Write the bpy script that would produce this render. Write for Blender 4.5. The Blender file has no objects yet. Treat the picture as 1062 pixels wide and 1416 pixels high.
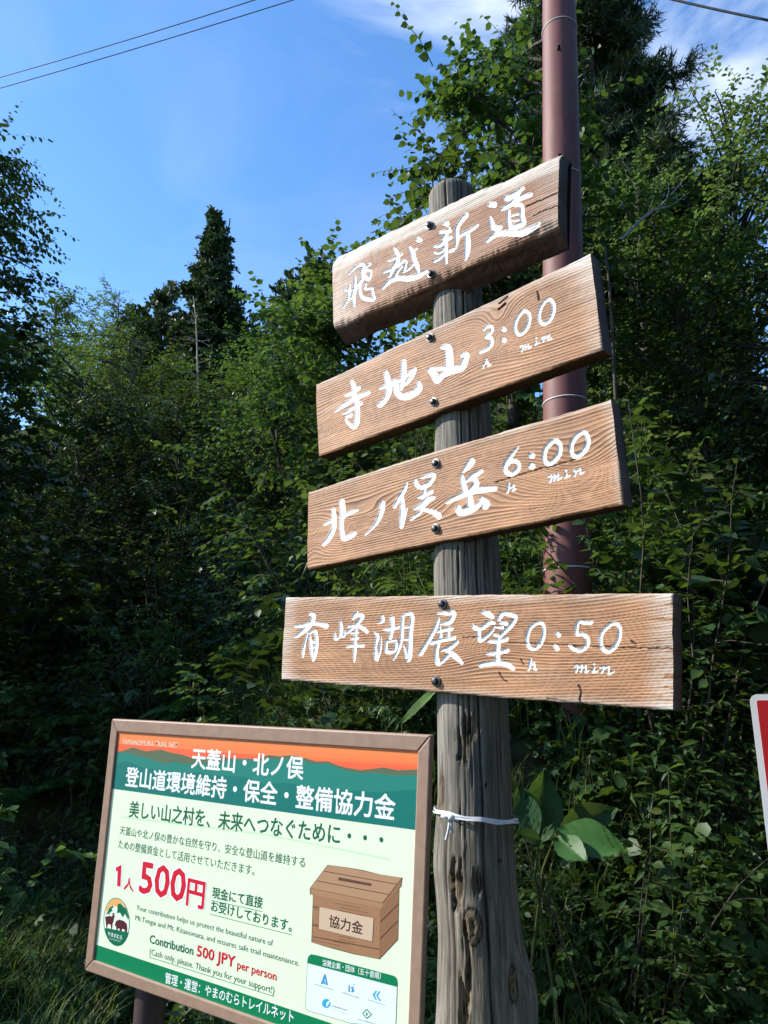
import bpy, math, random
import numpy as np
from mathutils import Matrix, Vector

sc = bpy.context.scene
COL = sc.collection
rng = np.random.default_rng(11)
random.seed(5)

# ------------------------------------------------------------------ camera, sky, sun
F = 1022.0                      # focal length in pixels of the 1062 x 1416 photograph
PITCH = math.radians(15)
CAM = np.array([0, 0, 1.6])
cam = bpy.data.cameras.new('camera')
cam.sensor_fit = 'VERTICAL'; cam.sensor_height = 36; cam.lens = 36 * F / 1416
cam.clip_start = 0.05; cam.clip_end = 500
co = bpy.data.objects.new('camera', cam); COL.objects.link(co)
co.location = CAM; co.rotation_euler = (math.radians(90) + PITCH, 0, 0)
sc.camera = co

SUN_AZ, SUN_EL = math.radians(-86), math.radians(35)
SUN = np.array([math.sin(SUN_AZ) * math.cos(SUN_EL), math.cos(SUN_AZ) * math.cos(SUN_EL), math.sin(SUN_EL)])
w = bpy.data.worlds.new('World'); sc.world = w; w.use_nodes = True
nt = w.node_tree; N = nt.nodes; L = nt.links
bg = N['Background']
sky = N.new('ShaderNodeTexSky'); sky.sky_type = 'NISHITA'; sky.sun_disc = False
sky.sun_elevation = SUN_EL; sky.sun_rotation = SUN_AZ
sky.altitude = 900; sky.air_density = 1.0; sky.dust_density = 0.25; sky.ozone_density = 3.5
tc = N.new('ShaderNodeTexCoord')
mp = N.new('ShaderNodeMapping'); mp.inputs['Scale'].default_value = (1.3, 1.3, 2.6); mp.inputs['Location'].default_value = (0.33, 0.1, 0.22)
L.new(tc.outputs['Generated'], mp.inputs['Vector'])
nz = N.new('ShaderNodeTexNoise'); nz.inputs['Scale'].default_value = 2.6; nz.inputs['Detail'].default_value = 9; nz.inputs['Roughness'].default_value = 0.55
nz.inputs['Distortion'].default_value = 0.6
L.new(mp.outputs[0], nz.inputs['Vector'])
cr = N.new('ShaderNodeValToRGB'); cr.color_ramp.elements[0].position = 0.40; cr.color_ramp.elements[1].position = 0.60
cr.color_ramp.elements[0].color = (0, 0, 0, 1); cr.color_ramp.elements[1].color = (.75, .75, .75, 1)
L.new(nz.outputs['Fac'], cr.inputs[0])
mx = N.new('ShaderNodeMixRGB'); mx.inputs[2].default_value = (5.2, 5.5, 6.0, 1)
_d = np.array([.22, .52, .83]); _d /= np.linalg.norm(_d)
vd = N.new('ShaderNodeVectorMath'); vd.operation = 'DOT_PRODUCT'; vd.inputs[1].default_value = tuple(_d)
nrm = N.new('ShaderNodeVectorMath'); nrm.operation = 'NORMALIZE'; L.new(tc.outputs['Generated'], nrm.inputs[0]); L.new(nrm.outputs[0], vd.inputs[0])
mr = N.new('ShaderNodeMapRange'); mr.interpolation_type = 'SMOOTHSTEP'; mr.inputs[1].default_value = .935; mr.inputs[2].default_value = .985; mr.inputs[3].default_value = .06; mr.inputs[4].default_value = 1.0
L.new(vd.outputs['Value'], mr.inputs[0])
cm = N.new('ShaderNodeMath'); cm.operation = 'MULTIPLY'; L.new(cr.outputs[0], cm.inputs[0]); L.new(mr.outputs[0], cm.inputs[1])
L.new(cm.outputs[0], mx.inputs[0]); hsv = N.new('ShaderNodeHueSaturation'); hsv.inputs['Saturation'].default_value = 1.14; hsv.inputs['Value'].default_value = 1.2; L.new(sky.outputs[0], hsv.inputs['Color']); L.new(hsv.outputs[0], mx.inputs[1])
L.new(mx.outputs[0], bg.inputs['Color']); bg.inputs['Strength'].default_value = 0.15

sd = bpy.data.lights.new('sun', 'SUN'); sd.energy = 3.9; sd.angle = math.radians(0.53); sd.color = (1.0, 0.95, 0.86)
so = bpy.data.objects.new('sun', sd); COL.objects.link(so)
so.rotation_euler = Vector(SUN).to_track_quat('Z', 'Y').to_euler(); so.location = (-6, 2, 9)
sc.view_settings.view_transform = 'Standard'; sc.view_settings.look = 'None'
sc.view_settings.exposure = 1.0; sc.view_settings.gamma = 1; sc.view_settings.use_curve_mapping = False
sc.cycles.max_bounces = 7; sc.cycles.diffuse_bounces = 3; sc.cycles.transmission_bounces = 4
sc.cycles.use_denoising = True

# ------------------------------------------------------------------ helpers
def ray(x, y):
    a = (x - 531) / F; b = -(y - 708) / F
    return np.array([a, math.cos(PITCH) - b * math.sin(PITCH), math.sin(PITCH) + b * math.cos(PITCH)])

def hit_y(x, y, Y):
    r = ray(x, y); return CAM + r * Y / r[1]

def project(P):
    P = np.asarray(P) - CAM
    d = P[..., 1] * math.cos(PITCH) + P[..., 2] * math.sin(PITCH)
    u = -P[..., 1] * math.sin(PITCH) + P[..., 2] * math.cos(PITCH)
    return 531 + F * P[..., 0] / d, 708 - F * u / d

class Plane:
    """a flat board: origin, axis along it (to the right), axis up it, normal to the viewer"""
    def __init__(s, P0, h, up):
        s.o = np.array(P0, float); s.h = np.array(h, float) / np.linalg.norm(h)
        s.u = np.array(up, float); s.u -= s.h * (s.u @ s.h); s.u /= np.linalg.norm(s.u)
        s.n = np.cross(s.h, s.u)
    def loc(s, x, y):
        r = ray(x, y); t = ((s.o - CAM) @ s.n) / (r @ s.n); X = CAM + r * t - s.o
        return np.array([X @ s.h, X @ s.u])
    def world(s, a, b, d=0):
        a = np.asarray(a, float); b = np.asarray(b, float); d = np.asarray(d, float)
        return s.o + a[..., None] * s.h + b[..., None] * s.u + d[..., None] * s.n
    def matrix(s):     # local x along, local y = into the board, local z up
        M = Matrix.Identity(4)
        for i in range(3):
            M[i][0] = s.h[i]; M[i][1] = -s.n[i]; M[i][2] = s.u[i]; M[i][3] = s.o[i]
        return M

def mesh_obj(name, V, Fc, mat=None, parent=None, smooth=False, loops=None, attrs=None):
    me = bpy.data.meshes.new(name)
    V = np.asarray(V, dtype=np.float32)
    if isinstance(Fc, np.ndarray):
        k = Fc.shape[1]; n = len(Fc)
        me.vertices.add(len(V)); me.vertices.foreach_set('co', V.ravel())
        me.loops.add(n * k); me.loops.foreach_set('vertex_index', Fc.astype(np.int32).ravel())
        me.polygons.add(n); me.polygons.foreach_set('loop_start', np.arange(0, n * k, k, dtype=np.int32))
        me.update(calc_edges=True)
    else:
        me.from_pydata([tuple(map(float, v)) for v in V], [], [tuple(map(int, f)) for f in Fc]); me.update()
    me.validate()
    if attrs:
        for k_, a in attrs.items():
            at = me.attributes.new(k_, 'FLOAT', 'POINT'); at.data.foreach_set('value', np.asarray(a, dtype=np.float32).ravel())
    if mat is not None:
        for m in (mat if isinstance(mat, (list, tuple)) else [mat]): me.materials.append(m)
    if smooth: me.polygons.foreach_set('use_smooth', np.ones(len(me.polygons), dtype=bool))
    o = bpy.data.objects.new(name, me); COL.objects.link(o)
    if parent is not None: o.parent = parent
    return o

def tag(o, label=None, cat=None, group=None, kind=None):
    if label: o['label'] = label
    if cat: o['category'] = cat
    if group: o['group'] = group
    if kind: o['kind'] = kind
    return o

def thing(name, label, cat, loc=(0, 0, 0), rz=0, group=None):
    o = bpy.data.objects.new(name, None); COL.objects.link(o)
    o.empty_display_size = 0.1
    o.location = loc; o.rotation_euler = (0, 0, rz)
    return tag(o, label, cat, group)

def copy_tree(root, loc, rz=0, scale=1, label=None, group=None, tilt=(0, 0)):
    c = root.copy(); COL.objects.link(c); c.location = loc; c.rotation_euler = (tilt[0], tilt[1], rz)
    c.scale = (scale if isinstance(scale, tuple) else (scale,) * 3)
    if label: c['label'] = label
    if group: c['group'] = group
    for ch in root.children:
        d = ch.copy(); COL.objects.link(d); d.parent = c
    return c

def tube_arrays(pts, radii, k=6, cap=True):
    pts = np.asarray(pts, float); n = len(pts)
    T = np.gradient(pts, axis=0); T /= np.linalg.norm(T, axis=1)[:, None] + 1e-9
    ref = np.array([0, 0, 1.]) if abs(T[0][2]) < .9 else np.array([1., 0, 0])
    A = np.cross(T, ref); A /= np.linalg.norm(A, axis=1)[:, None] + 1e-9
    B = np.cross(T, A)
    ang = np.arange(k) * 2 * math.pi / k
    V = pts[:, None, :] + (A[:, None, :] * np.cos(ang)[None, :, None] + B[:, None, :] * np.sin(ang)[None, :, None]) * np.asarray(radii)[:, None, None]
    V = V.reshape(-1, 3); Q = []
    i = np.arange(n - 1)[:, None] * k; j = np.arange(k)[None, :]; j2 = (j + 1) % k
    Q = np.stack([i + j, i + j2, i + k + j2, i + k + j], -1).reshape(-1, 4)
    return V, Q

class Acc:
    def __init__(s): s.V = []; s.Q = []; s.n = 0; s.A = []
    def add(s, V, Q, a=None):
        s.V.append(V); s.Q.append(Q + s.n); s.n += len(V)
        s.A.append(np.full(len(V), .5) if a is None else np.broadcast_to(a, (len(V),)))
    def obj(s, name, mat, parent=None, smooth=False):
        return mesh_obj(name, np.concatenate(s.V), np.concatenate(s.Q), mat, parent, smooth, attrs={'tone': np.concatenate(s.A)})

def box_obj(name, size, mat, parent=None, loc=(0, 0, 0), bevel=0.0):
    x, y, z = [v / 2 for v in size]
    V = [(sx * x, sy * y, sz * z) for sx in (-1, 1) for sy in (-1, 1) for sz in (-1, 1)]
    Fc = [(0, 1, 3, 2), (4, 6, 7, 5), (0, 4, 5, 1), (2, 3, 7, 6), (0, 2, 6, 4), (1, 5, 7, 3)]
    o = mesh_obj(name, V, Fc, mat, parent); o.location = loc
    if bevel:
        m = o.modifiers.new('bevel', 'BEVEL'); m.width = bevel; m.segments = 2
    return o

def vnoise(x, y, seed=0):
    """smooth value noise on numpy arrays, 0..1"""
    x = np.asarray(x, float); y = np.asarray(y, float)
    xi = np.floor(x).astype(np.int64); yi = np.floor(y).astype(np.int64)
    fx = x - xi; fy = y - yi; fx = fx * fx * (3 - 2 * fx); fy = fy * fy * (3 - 2 * fy)
    def hsh(a, b):
        h = (a * 374761393 + b * 668265263 + seed * 1442695041) & 0xffffffff
        h = ((h ^ (h >> 13)) * 1274126177) & 0xffffffff
        return ((h ^ (h >> 16)) & 0xffff) / 65535.0
    a = hsh(xi, yi); b = hsh(xi + 1, yi); c = hsh(xi, yi + 1); d = hsh(xi + 1, yi + 1)
    return (a * (1 - fx) + b * fx) * (1 - fy) + (c * (1 - fx) + d * fx) * fy

def fbm(x, y, seed=0, o=4):
    s = 0; a = .5; t = 0
    for i in range(o):
        s = s + a * vnoise(x * 2 ** i, y * 2 ** i, seed + i * 7); t += a; a *= .5
    return s / t

# ------------------------------------------------------------------ materials
def new_mat(name, col=(.5, .5, .5), rough=.6, spec=.5, metal=0):
    m = bpy.data.materials.new(name); m.use_nodes = True
    b = m.node_tree.nodes['Principled BSDF']
    b.inputs['Base Color'].default_value = (*col, 1); b.inputs['Roughness'].default_value = rough
    b.inputs['Metallic'].default_value = metal; b.inputs['Specular IOR Level'].default_value = spec
    return m, m.node_tree, b

def node(t, kind, **kw):
    n = t.nodes.new(kind)
    for k, v in kw.items():
        if k in n.inputs: n.inputs[k].default_value = v
        else: setattr(n, k, v)
    return n

def ramp(t, src, stops):
    r = t.nodes.new('ShaderNodeValToRGB'); e = r.color_ramp.elements
    while len(e) < len(stops): e.new(.5)
    for el, (p, c) in zip(e, stops): el.position = p; el.color = (*c, 1) if len(c) == 3 else c
    t.links.new(src, r.inputs[0]); return r

def mixc(t, fac, a, b, mode='MIX'):
    m = t.nodes.new('ShaderNodeMixRGB'); m.blend_type = mode
    for s, i in ((fac, 0), (a, 1), (b, 2)):
        if isinstance(s, (int, float)): m.inputs[i].default_value = s
        elif isinstance(s, tuple): m.inputs[i].default_value = (*s, 1)
        else: t.links.new(s, m.inputs[i])
    return m.outputs[0]

def leaf_material(name, c1, c2, c3, trans=.35, rough=.42, spec=.32):
    m, t, b = new_mat(name, c1, rough + .06, spec)
    at = node(t, 'ShaderNodeAttribute', attribute_name='tone')
    oi = node(t, 'ShaderNodeObjectInfo')
    r = ramp(t, at.outputs['Fac'], [(0, c1), (.55, c2), (.93, c3), (1.0, (c3[0] * 1.7, c3[1] * 1.15, c3[2] * .8))])
    hs = node(t, 'ShaderNodeHueSaturation', Saturation=1.0)
    ma = node(t, 'ShaderNodeMapRange'); ma.inputs[3].default_value = .478; ma.inputs[4].default_value = .522
    t.links.new(oi.outputs['Random'], ma.inputs[0]); t.links.new(ma.outputs[0], hs.inputs['Hue'])
    mb = node(t, 'ShaderNodeMath', operation='MULTIPLY_ADD'); mb.inputs[1].default_value = 7.31; mb.inputs[2].default_value = 0
    t.links.new(oi.outputs['Random'], mb.inputs[0])
    fr = node(t, 'ShaderNodeMath', operation='FRACT'); t.links.new(mb.outputs[0], fr.inputs[0])
    mv = node(t, 'ShaderNodeMapRange'); mv.inputs[3].default_value = .72; mv.inputs[4].default_value = 1.3
    t.links.new(fr.outputs[0], mv.inputs[0]); t.links.new(mv.outputs[0], hs.inputs['Value'])
    t.links.new(r.outputs[0], hs.inputs['Color'])
    t.links.new(hs.outputs[0], b.inputs['Base Color'])
    tr = node(t, 'ShaderNodeBsdfTranslucent')
    tcx = mixc(t, .5, hs.outputs[0], (.16, .26, .02), 'MIX'); t.links.new(tcx, tr.inputs['Color'])
    ms = node(t, 'ShaderNodeMixShader'); ms.inputs[0].default_value = trans
    t.links.new(b.outputs[0], ms.inputs[1]); t.links.new(tr.outputs[0], ms.inputs[2])
    t.links.new(ms.outputs[0], t.nodes['Material Output'].inputs['Surface'])
    return m

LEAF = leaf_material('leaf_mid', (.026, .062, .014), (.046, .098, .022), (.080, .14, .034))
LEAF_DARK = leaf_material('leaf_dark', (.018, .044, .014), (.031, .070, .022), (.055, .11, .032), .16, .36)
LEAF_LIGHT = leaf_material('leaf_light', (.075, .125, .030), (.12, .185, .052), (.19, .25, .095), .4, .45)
LEAF_HERB = leaf_material('leaf_herb', (.045, .10, .022), (.07, .15, .035), (.11, .19, .05), .4, .4)
NEEDLE = leaf_material('needle', (.010, .026, .010), (.018, .040, .014), (.030, .058, .020), .12, .5, .3)
GRASS = leaf_material('grass_blade', (.038, .072, .018), (.058, .105, .026), (.12, .14, .05), .35, .5)

def bark_material(name, c1, c2):
    m, t, b = new_mat(name, c1, .85, .2)
    tx = node(t, 'ShaderNodeTexCoord'); mpn = node(t, 'ShaderNodeMapping'); mpn.inputs['Scale'].default_value = (9, 9, 2)
    t.links.new(tx.outputs['Object'], mpn.inputs[0])
    n = node(t, 'ShaderNodeTexNoise', Scale=3.0, Detail=6.0); t.links.new(mpn.outputs[0], n.inputs['Vector'])
    r = ramp(t, n.outputs['Fac'], [(.35, c1), (.65, c2)]); t.links.new(r.outputs[0], b.inputs['Base Color'])
    bp = node(t, 'ShaderNodeBump', Strength=.5, Distance=.01); t.links.new(n.outputs['Fac'], bp.inputs['Height']); t.links.new(bp.outputs[0], b.inputs['Normal'])
    return m
BARK = bark_material('bark', (.03, .024, .018), (.09, .078, .062))
BARK_PALE = bark_material('bark_pale', (.22, .19, .16), (.42, .38, .33))
STEM = bark_material('green_stem', (.05, .07, .02), (.10, .10, .04))

def soil_material():
    m, t, b = new_mat('leaf_litter_soil', (.03, .022, .015), .95, .1)
    tx = node(t, 'ShaderNodeTexCoord')
    n = node(t, 'ShaderNodeTexNoise', Scale=6.0, Detail=10.0); t.links.new(tx.outputs['Object'], n.inputs['Vector'])
    r = ramp(t, n.outputs['Fac'], [(.35, (.018, .014, .010)), (.55, (.035, .028, .016)), (.7, (.03, .045, .016))])
    t.links.new(r.outputs[0], b.inputs['Base Color'])
    bp = node(t, 'ShaderNodeBump', Strength=.8, Distance=.05); t.links.new(n.outputs['Fac'], bp.inputs['Height']); t.links.new(bp.outputs[0], b.inputs['Normal'])
    return m
SOIL = soil_material()

def wood_material(name, early, late, streak=1.0):
    """cedar board: raised dark latewood lines (attribute grain), grey weathering (wear), white paint in the carved strokes (paint), cracks and shade painted on the sides and back (crack)"""
    m, t, b = new_mat(name, early, .62, .35)
    g = node(t, 'ShaderNodeAttribute', attribute_name='grain')
    p = node(t, 'ShaderNodeAttribute', attribute_name='paint')
    wv = node(t, 'ShaderNodeAttribute', attribute_name='wear')
    ck = node(t, 'ShaderNodeAttribute', attribute_name='crack')
    tx = node(t, 'ShaderNodeTexCoord'); mpn = node(t, 'ShaderNodeMapping'); mpn.inputs['Scale'].default_value = (6, 30, 260)
    t.links.new(tx.outputs['Object'], mpn.inputs[0])
    fb = node(t, 'ShaderNodeTexNoise', Scale=1.0, Detail=5.0, Roughness=.65); t.links.new(mpn.outputs[0], fb.inputs['Vector'])
    blot = node(t, 'ShaderNodeTexNoise', Scale=7.0, Detail=4.0); t.links.new(tx.outputs['Object'], blot.inputs['Vector'])
    base = ramp(t, g.outputs['Fac'], [(0, early), (.45, tuple(.72 * e + .28 * l for e, l in zip(early, late))), (1, late)]).outputs[0]
    fib = ramp(t, fb.outputs['Fac'], [(.3, (.58, .54, .50)), (.7, (1.28, 1.28, 1.28))]).outputs[0]
    c = mixc(t, 1.0, base, fib, 'MULTIPLY')
    bl = ramp(t, blot.outputs['Fac'], [(.35, (.82, .80, .78)), (.65, (1.12, 1.10, 1.06))]).outputs[0]
    c = mixc(t, 1.0, c, bl, 'MULTIPLY')
    # weathering breaks up with the fibres
    mm = node(t, 'ShaderNodeMath', operation='MULTIPLY'); t.links.new(wv.outputs['Fac'], mm.inputs[0])
    fr = node(t, 'ShaderNodeMapRange'); fr.inputs[1].default_value = .22; fr.inputs[2].default_value = .58; t.links.new(fb.outputs['Fac'], fr.inputs[0])
    t.links.new(fr.outputs[0], mm.inputs[1])
    c = mixc(t, mm.outputs[0], c, (.62, .57, .49))
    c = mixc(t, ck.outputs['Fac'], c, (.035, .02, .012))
    pn = node(t, 'ShaderNodeTexNoise', Scale=160.0, Detail=3.0); t.links.new(tx.outputs['Object'], pn.inputs['Vector'])
    pc = ramp(t, pn.outputs['Fac'], [(.3, (.70, .70, .69)), (.6, (.84, .84, .83))]).outputs[0]
    ps = ramp(t, p.outputs['Fac'], [(.42, (0, 0, 0)), (.58, (1, 1, 1))]).outputs[0]
    chip = ramp(t, fb.outputs['Fac'], [(.30, (.1, .1, .1)), (.37, (1, 1, 1))]).outputs[0]
    pm = mixc(t, 1.0, ps, chip, 'MULTIPLY')
    c = mixc(t, pm, c, pc)
    t.links.new(c, b.inputs['Base Color'])
    bp = node(t, 'ShaderNodeBump', Strength=.6, Distance=.0015); t.links.new(fb.outputs['Fac'], bp.inputs['Height']); t.links.new(bp.outputs[0], b.inputs['Normal'])
    return m

WOOD = wood_material('stained_cedar', (.46, .245, .125), (.078, .030, .012))
WOOD_PALE = wood_material('bleached_cedar', (.46, .255, .155), (.09, .038, .020))

def post_material():
    m, t, b = new_mat('weathered_log', (.3, .28, .25), .85, .2)
    ck = node(t, 'ShaderNodeAttribute', attribute_name='crack')
    kn = node(t, 'ShaderNodeAttribute', attribute_name='wear')
    tx = node(t, 'ShaderNodeTexCoord'); mpn = node(t, 'ShaderNodeMapping'); mpn.inputs['Scale'].default_value = (70, 70, 2.2)
    t.links.new(tx.outputs['Object'], mpn.inputs[0])
    n = node(t, 'ShaderNodeTexNoise', Scale=2.2, Detail=8.0, Roughness=.7); t.links.new(mpn.outputs[0], n.inputs['Vector'])
    n2 = node(t, 'ShaderNodeTexNoise', Scale=5.0, Detail=5.0); t.links.new(tx.outputs['Object'], n2.inputs['Vector'])
    c1 = ramp(t, n.outputs['Fac'], [(.28, (.055, .050, .045)), (.5, (.18, .168, .15)), (.72, (.37, .355, .325))]).outputs[0]
    c2 = ramp(t, n2.outputs['Fac'], [(.3, (.66, .68, .62)), (.7, (1.15, 1.10, 1.02))]).outputs[0]
    c = mixc(t, 1.0, c1, c2, 'MULTIPLY')
    c = mixc(t, kn.outputs['Fac'], c, (.20, .125, .06))
    c = mixc(t, ck.outputs['Fac'], c, (.018, .014, .011))
    t.links.new(c, b.inputs['Base Color'])
    bp = node(t, 'ShaderNodeBump', Strength=.7, Distance=.004); t.links.new(n.outputs['Fac'], bp.inputs['Height']); t.links.new(bp.outputs[0], b.inputs['Normal'])
    return m
LOG = post_material()

def flat_print(name, col, rough=.45):
    m, t, b = new_mat(name, col, rough, .4)
    return m

# ------------------------------------------------------------------ terrain
def smooth(x, a, b):
    t = np.clip((np.asarray(x, float) - a) / (b - a), 0, 1); return t * t * (3 - 2 * t)
def terrain(x, y):
    x = np.asarray(x, float); y = np.asarray(y, float)
    y0 = 6.0 - 3.45 * smooth(x, -2.4, 0.6)
    s = y - y0
    h = 1.75 * smooth(s, 0, 1.7) + .40 * np.maximum(0, s - 1.2) + .12 * np.maximum(0, s - 9)
    h = h * np.where(y < 60, 1, 1)
    n = (fbm(x * .5 + 31, y * .5 + 17, 3) - .5) * .5 * smooth(s, .3, 4)
    return h + n + (fbm(x * 2 + 9, y * 2 + 5, 8) - .5) * .08
gx = np.concatenate([np.linspace(-150, -14, 14), np.linspace(-13, 13, 105), np.linspace(14, 150, 14)])
gy = np.concatenate([np.linspace(-120, -3, 12), np.linspace(-2, 24, 105), np.linspace(26, 160, 16)])
X, Y = np.meshgrid(gx, gy)
Yc = np.minimum(Y, 38)
Z = terrain(X, Yc)
V = np.stack([X, Y, Z], -1).reshape(-1, 3)
nx = len(gx); i = np.arange(len(gy) - 1)[:, None] * nx + np.arange(nx - 1)[None, :]
Q = np.stack([i, i + 1, i + nx + 1, i + nx], -1).reshape(-1, 4)
tag(mesh_obj('ground', V, Q, SOIL, smooth=True), kind='structure')

# ------------------------------------------------------------------ signpost: the log
root = thing('signpost', 'grey weathered log post carrying four wooden trail boards with white brush lettering', 'signpost', (0.222, 1.9, 0))
profile = [(-0.3, .222, .232), (0.55, .222, .226), (0.919, .2226, .212), (1.088, .2212, .195), (1.24, .2157, .190), (1.40, .219, .1797), (1.586, .2195, .1774),
           (1.968, .2155, .1745), (2.373, .2165, .158), (2.73, .211, .1436), (3.133, .2031, .1398), (3.17, .203, .136)]
pz = [p[0] for p in profile]; pxs = [p[1] for p in profile]; prd = [p[2] / 2 * .985 for p in profile]
def post_axis(z): return np.interp(z, pz, pxs)
def post_r(z): return np.interp(z, pz, prd)
def px_on_post(x, y):
    """surface point of the log seen at a photograph pixel -> (angle, z)"""
    p = hit_y(x, y, 1.82); z = p[2]; r = post_r(z)
    s = np.clip((p[0] - post_axis(z)) / r, -1, 1); return math.asin(s), z
NS, NZ = 200, 520
th = np.linspace(0, 2 * math.pi, NS, endpoint=False)       # angle measured from the camera side (-y), towards +x
zz = np.linspace(-.3, 3.105, NZ)
TH, ZZ = np.meshgrid(th, zz)
R = post_r(ZZ).copy()
wob = (fbm(np.cos(TH) * 1.3 + 5, ZZ * 1.6 + np.sin(TH) * 1.3, 21) - .5) * .008
R += wob
crack = np.zeros_like(R); wear = np.zeros_like(R)
def angd(a, b): return (a - b + math.pi) % (2 * math.pi) - math.pi
# long drying checks
crs = np.random.default_rng(4)
checks = [(px_on_post(668, 1180), .55, .004), (px_on_post(636, 1120), .33, .003), (px_on_post(622, 1290), .25, .003), (px_on_post(690, 1040), .22, .003),
          (px_on_post(650, 1020), .12, .004), (px_on_post(672, 1300), .3, .004), (px_on_post(641, 400), .5, .0045), (px_on_post(640, 640), .35, .004),
          (px_on_post(640, 270), .2, .006), (px_on_post(617, 268), .3, .006), (px_on_post(660, 780), .3, .004), (px_on_post(630, 1380), .25, .005)]
for k in range(26):
    checks.append(((crs.uniform(0, 6.28), crs.uniform(.2, 3.0)), crs.uniform(.08, .4), crs.uniform(.001, .002)))
for (a0, z0), ln, wd in checks:
    dz = (ZZ - z0) / ln
    env = np.clip(1 - dz ** 2, 0, 1) ** .5
    wig = (fbm(ZZ * 6 + a0 * 9, ZZ * 0 + a0, 5) - .5) * .08
    d = np.abs(angd(TH, a0 + wig)) * R; wd = wd * .62
    m_ = np.clip(1 - d / (wd * (.35 + .65 * env) + 1e-6), 0, 1) * (env > 0)
    crack = np.maximum(crack, m_); R -= .006 * m_
# ragged bark-less hollows (dark gouged patches)
for (px, py, sa, sz, dep) in [(652, 1005, .030, .035, .006), (640, 1030, .018, .05, .005), (632, 1225, .022, .055, .009), (660, 1220, .02, .03, .006), (640, 1400, .018, .09, .010), (648, 1330, .008, .10, .006), (612, 1100, .02, .08, .004)]:
    a0, z0 = px_on_post(px, py)
    dx = angd(TH, a0) * R
    rag = fbm(TH * 26, ZZ * 22, 31) - .5
    f = np.clip(1.15 - np.sqrt((dx / sa) ** 2 + ((ZZ - z0) / sz) ** 2) + rag * 1.5, 0, 1)
    f = smooth(f, .25, .6)
    R -= dep * f; crack = np.maximum(crack, f * smooth(fbm(TH * 60, ZZ * 30, 41), .45, .62) * .9); wear = np.maximum(wear, f * .6)
# the big knot with its rings, the scar beside it, the side bulge, the drilled holes
def knot(px, py, sa, sz, out, rings=5):
    global R, crack, wear
    a0, z0 = px_on_post(px, py)
    dx = angd(TH, a0) * R / sa; dzz = (ZZ - z0) / sz
    q = np.sqrt(dx ** 2 + dzz ** 2) + (fbm(TH * 14, ZZ * 14, 77) - .5) * .25
    R = R + out * np.exp(-(q / 1.3) ** 2)
    ring = (.5 + .5 * np.cos(q * rings * 2 * math.pi)) * (q < 1)
    R = R - .0025 * ring - .008 * np.exp(-(q / .25) ** 2)
    crack = np.maximum(crack, np.clip(ring ** 3 * .75 + (np.abs(q - 1) < .09) * .9, 0, 1) * (q < 1.15))
    wear = np.maximum(wear, (q < 1) * .45)
knot(653, 1278, .021, .036, .010, 4)
a0, z0 = px_on_post(716, 1345)
q = np.sqrt((angd(TH, 1.35) * R / .055) ** 2 + ((ZZ - .98) / .085) ** 2); R += .024 * np.exp(-q ** 2)
knot(708, 1362, .012, .035, .002, 3)
q = np.sqrt((angd(TH, -1.45) * R / .05) ** 2 + ((ZZ - 1.27) / .09) ** 2); R += .007 * np.exp(-q ** 2)
q = np.sqrt((angd(TH, -1.4) * R / .05) ** 2 + ((ZZ - .86) / .07) ** 2); R += .006 * np.exp(-q ** 2)
for (px, py, rr) in [(634, 1049, .0035), (692, 1192, .0035), (672, 1085, .002)]:
    a0, z0 = px_on_post(px, py)
    q = np.sqrt((angd(TH, a0) * R) ** 2 + (ZZ - z0) ** 2) / rr
    m_ = smooth(-q, -1.6, -.8); R -= .012 * m_; crack = np.maximum(crack, m_)
R += (fbm(TH * 30, ZZ * 2.2, 90, 3) - .5) * .0035
# top: chamfered edge
R = np.where(ZZ > 3.09, R - (ZZ - 3.09) * .5 , R)
AX = np.interp(ZZ, pz, pxs)
VX = AX + R * np.sin(TH) - .222; VY = -R * np.cos(TH)
V = np.stack([VX, VY, ZZ], -1).reshape(-1, 3)
ii = np.arange(NZ - 1)[:, None] * NS; jj = np.arange(NS)[None, :]
Q = np.stack([ii + jj, ii + (jj + 1) % NS, ii + NS + (jj + 1) % NS, ii + NS + jj], -1).reshape(-1, 4)
# end grain cap: shrink rings inwards as quads
capV = [V]; base = (NZ - 1) * NS; ncur = len(V); prev = np.arange(NS) + base
capc = V[base:].mean(0); Qs = [Q]; cra = [crack.ravel()]; wea = [wear.ravel()]
for f in (.8, .55, .3, .02):
    ringv = capc + (V[base:] - capc) * f; ringv[:, 2] = V[base:, 2].mean() + .010 + (fbm(ringv[:, 0] * 60, ringv[:, 1] * 60, 6) - .5) * .008
    capV.append(ringv); cur = np.arange(NS) + ncur; ncur += NS
    Qs.append(np.stack([prev, np.roll(prev, -1), np.roll(cur, -1), cur], -1)); prev = cur
    cra.append(np.full(NS, .15)); wea.append(np.zeros(NS))
post = mesh_obj('post', np.concatenate(capV), np.concatenate(Qs), LOG, root, True, attrs={'crack': np.concatenate(cra), 'wear': np.concatenate(wea)})

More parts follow.
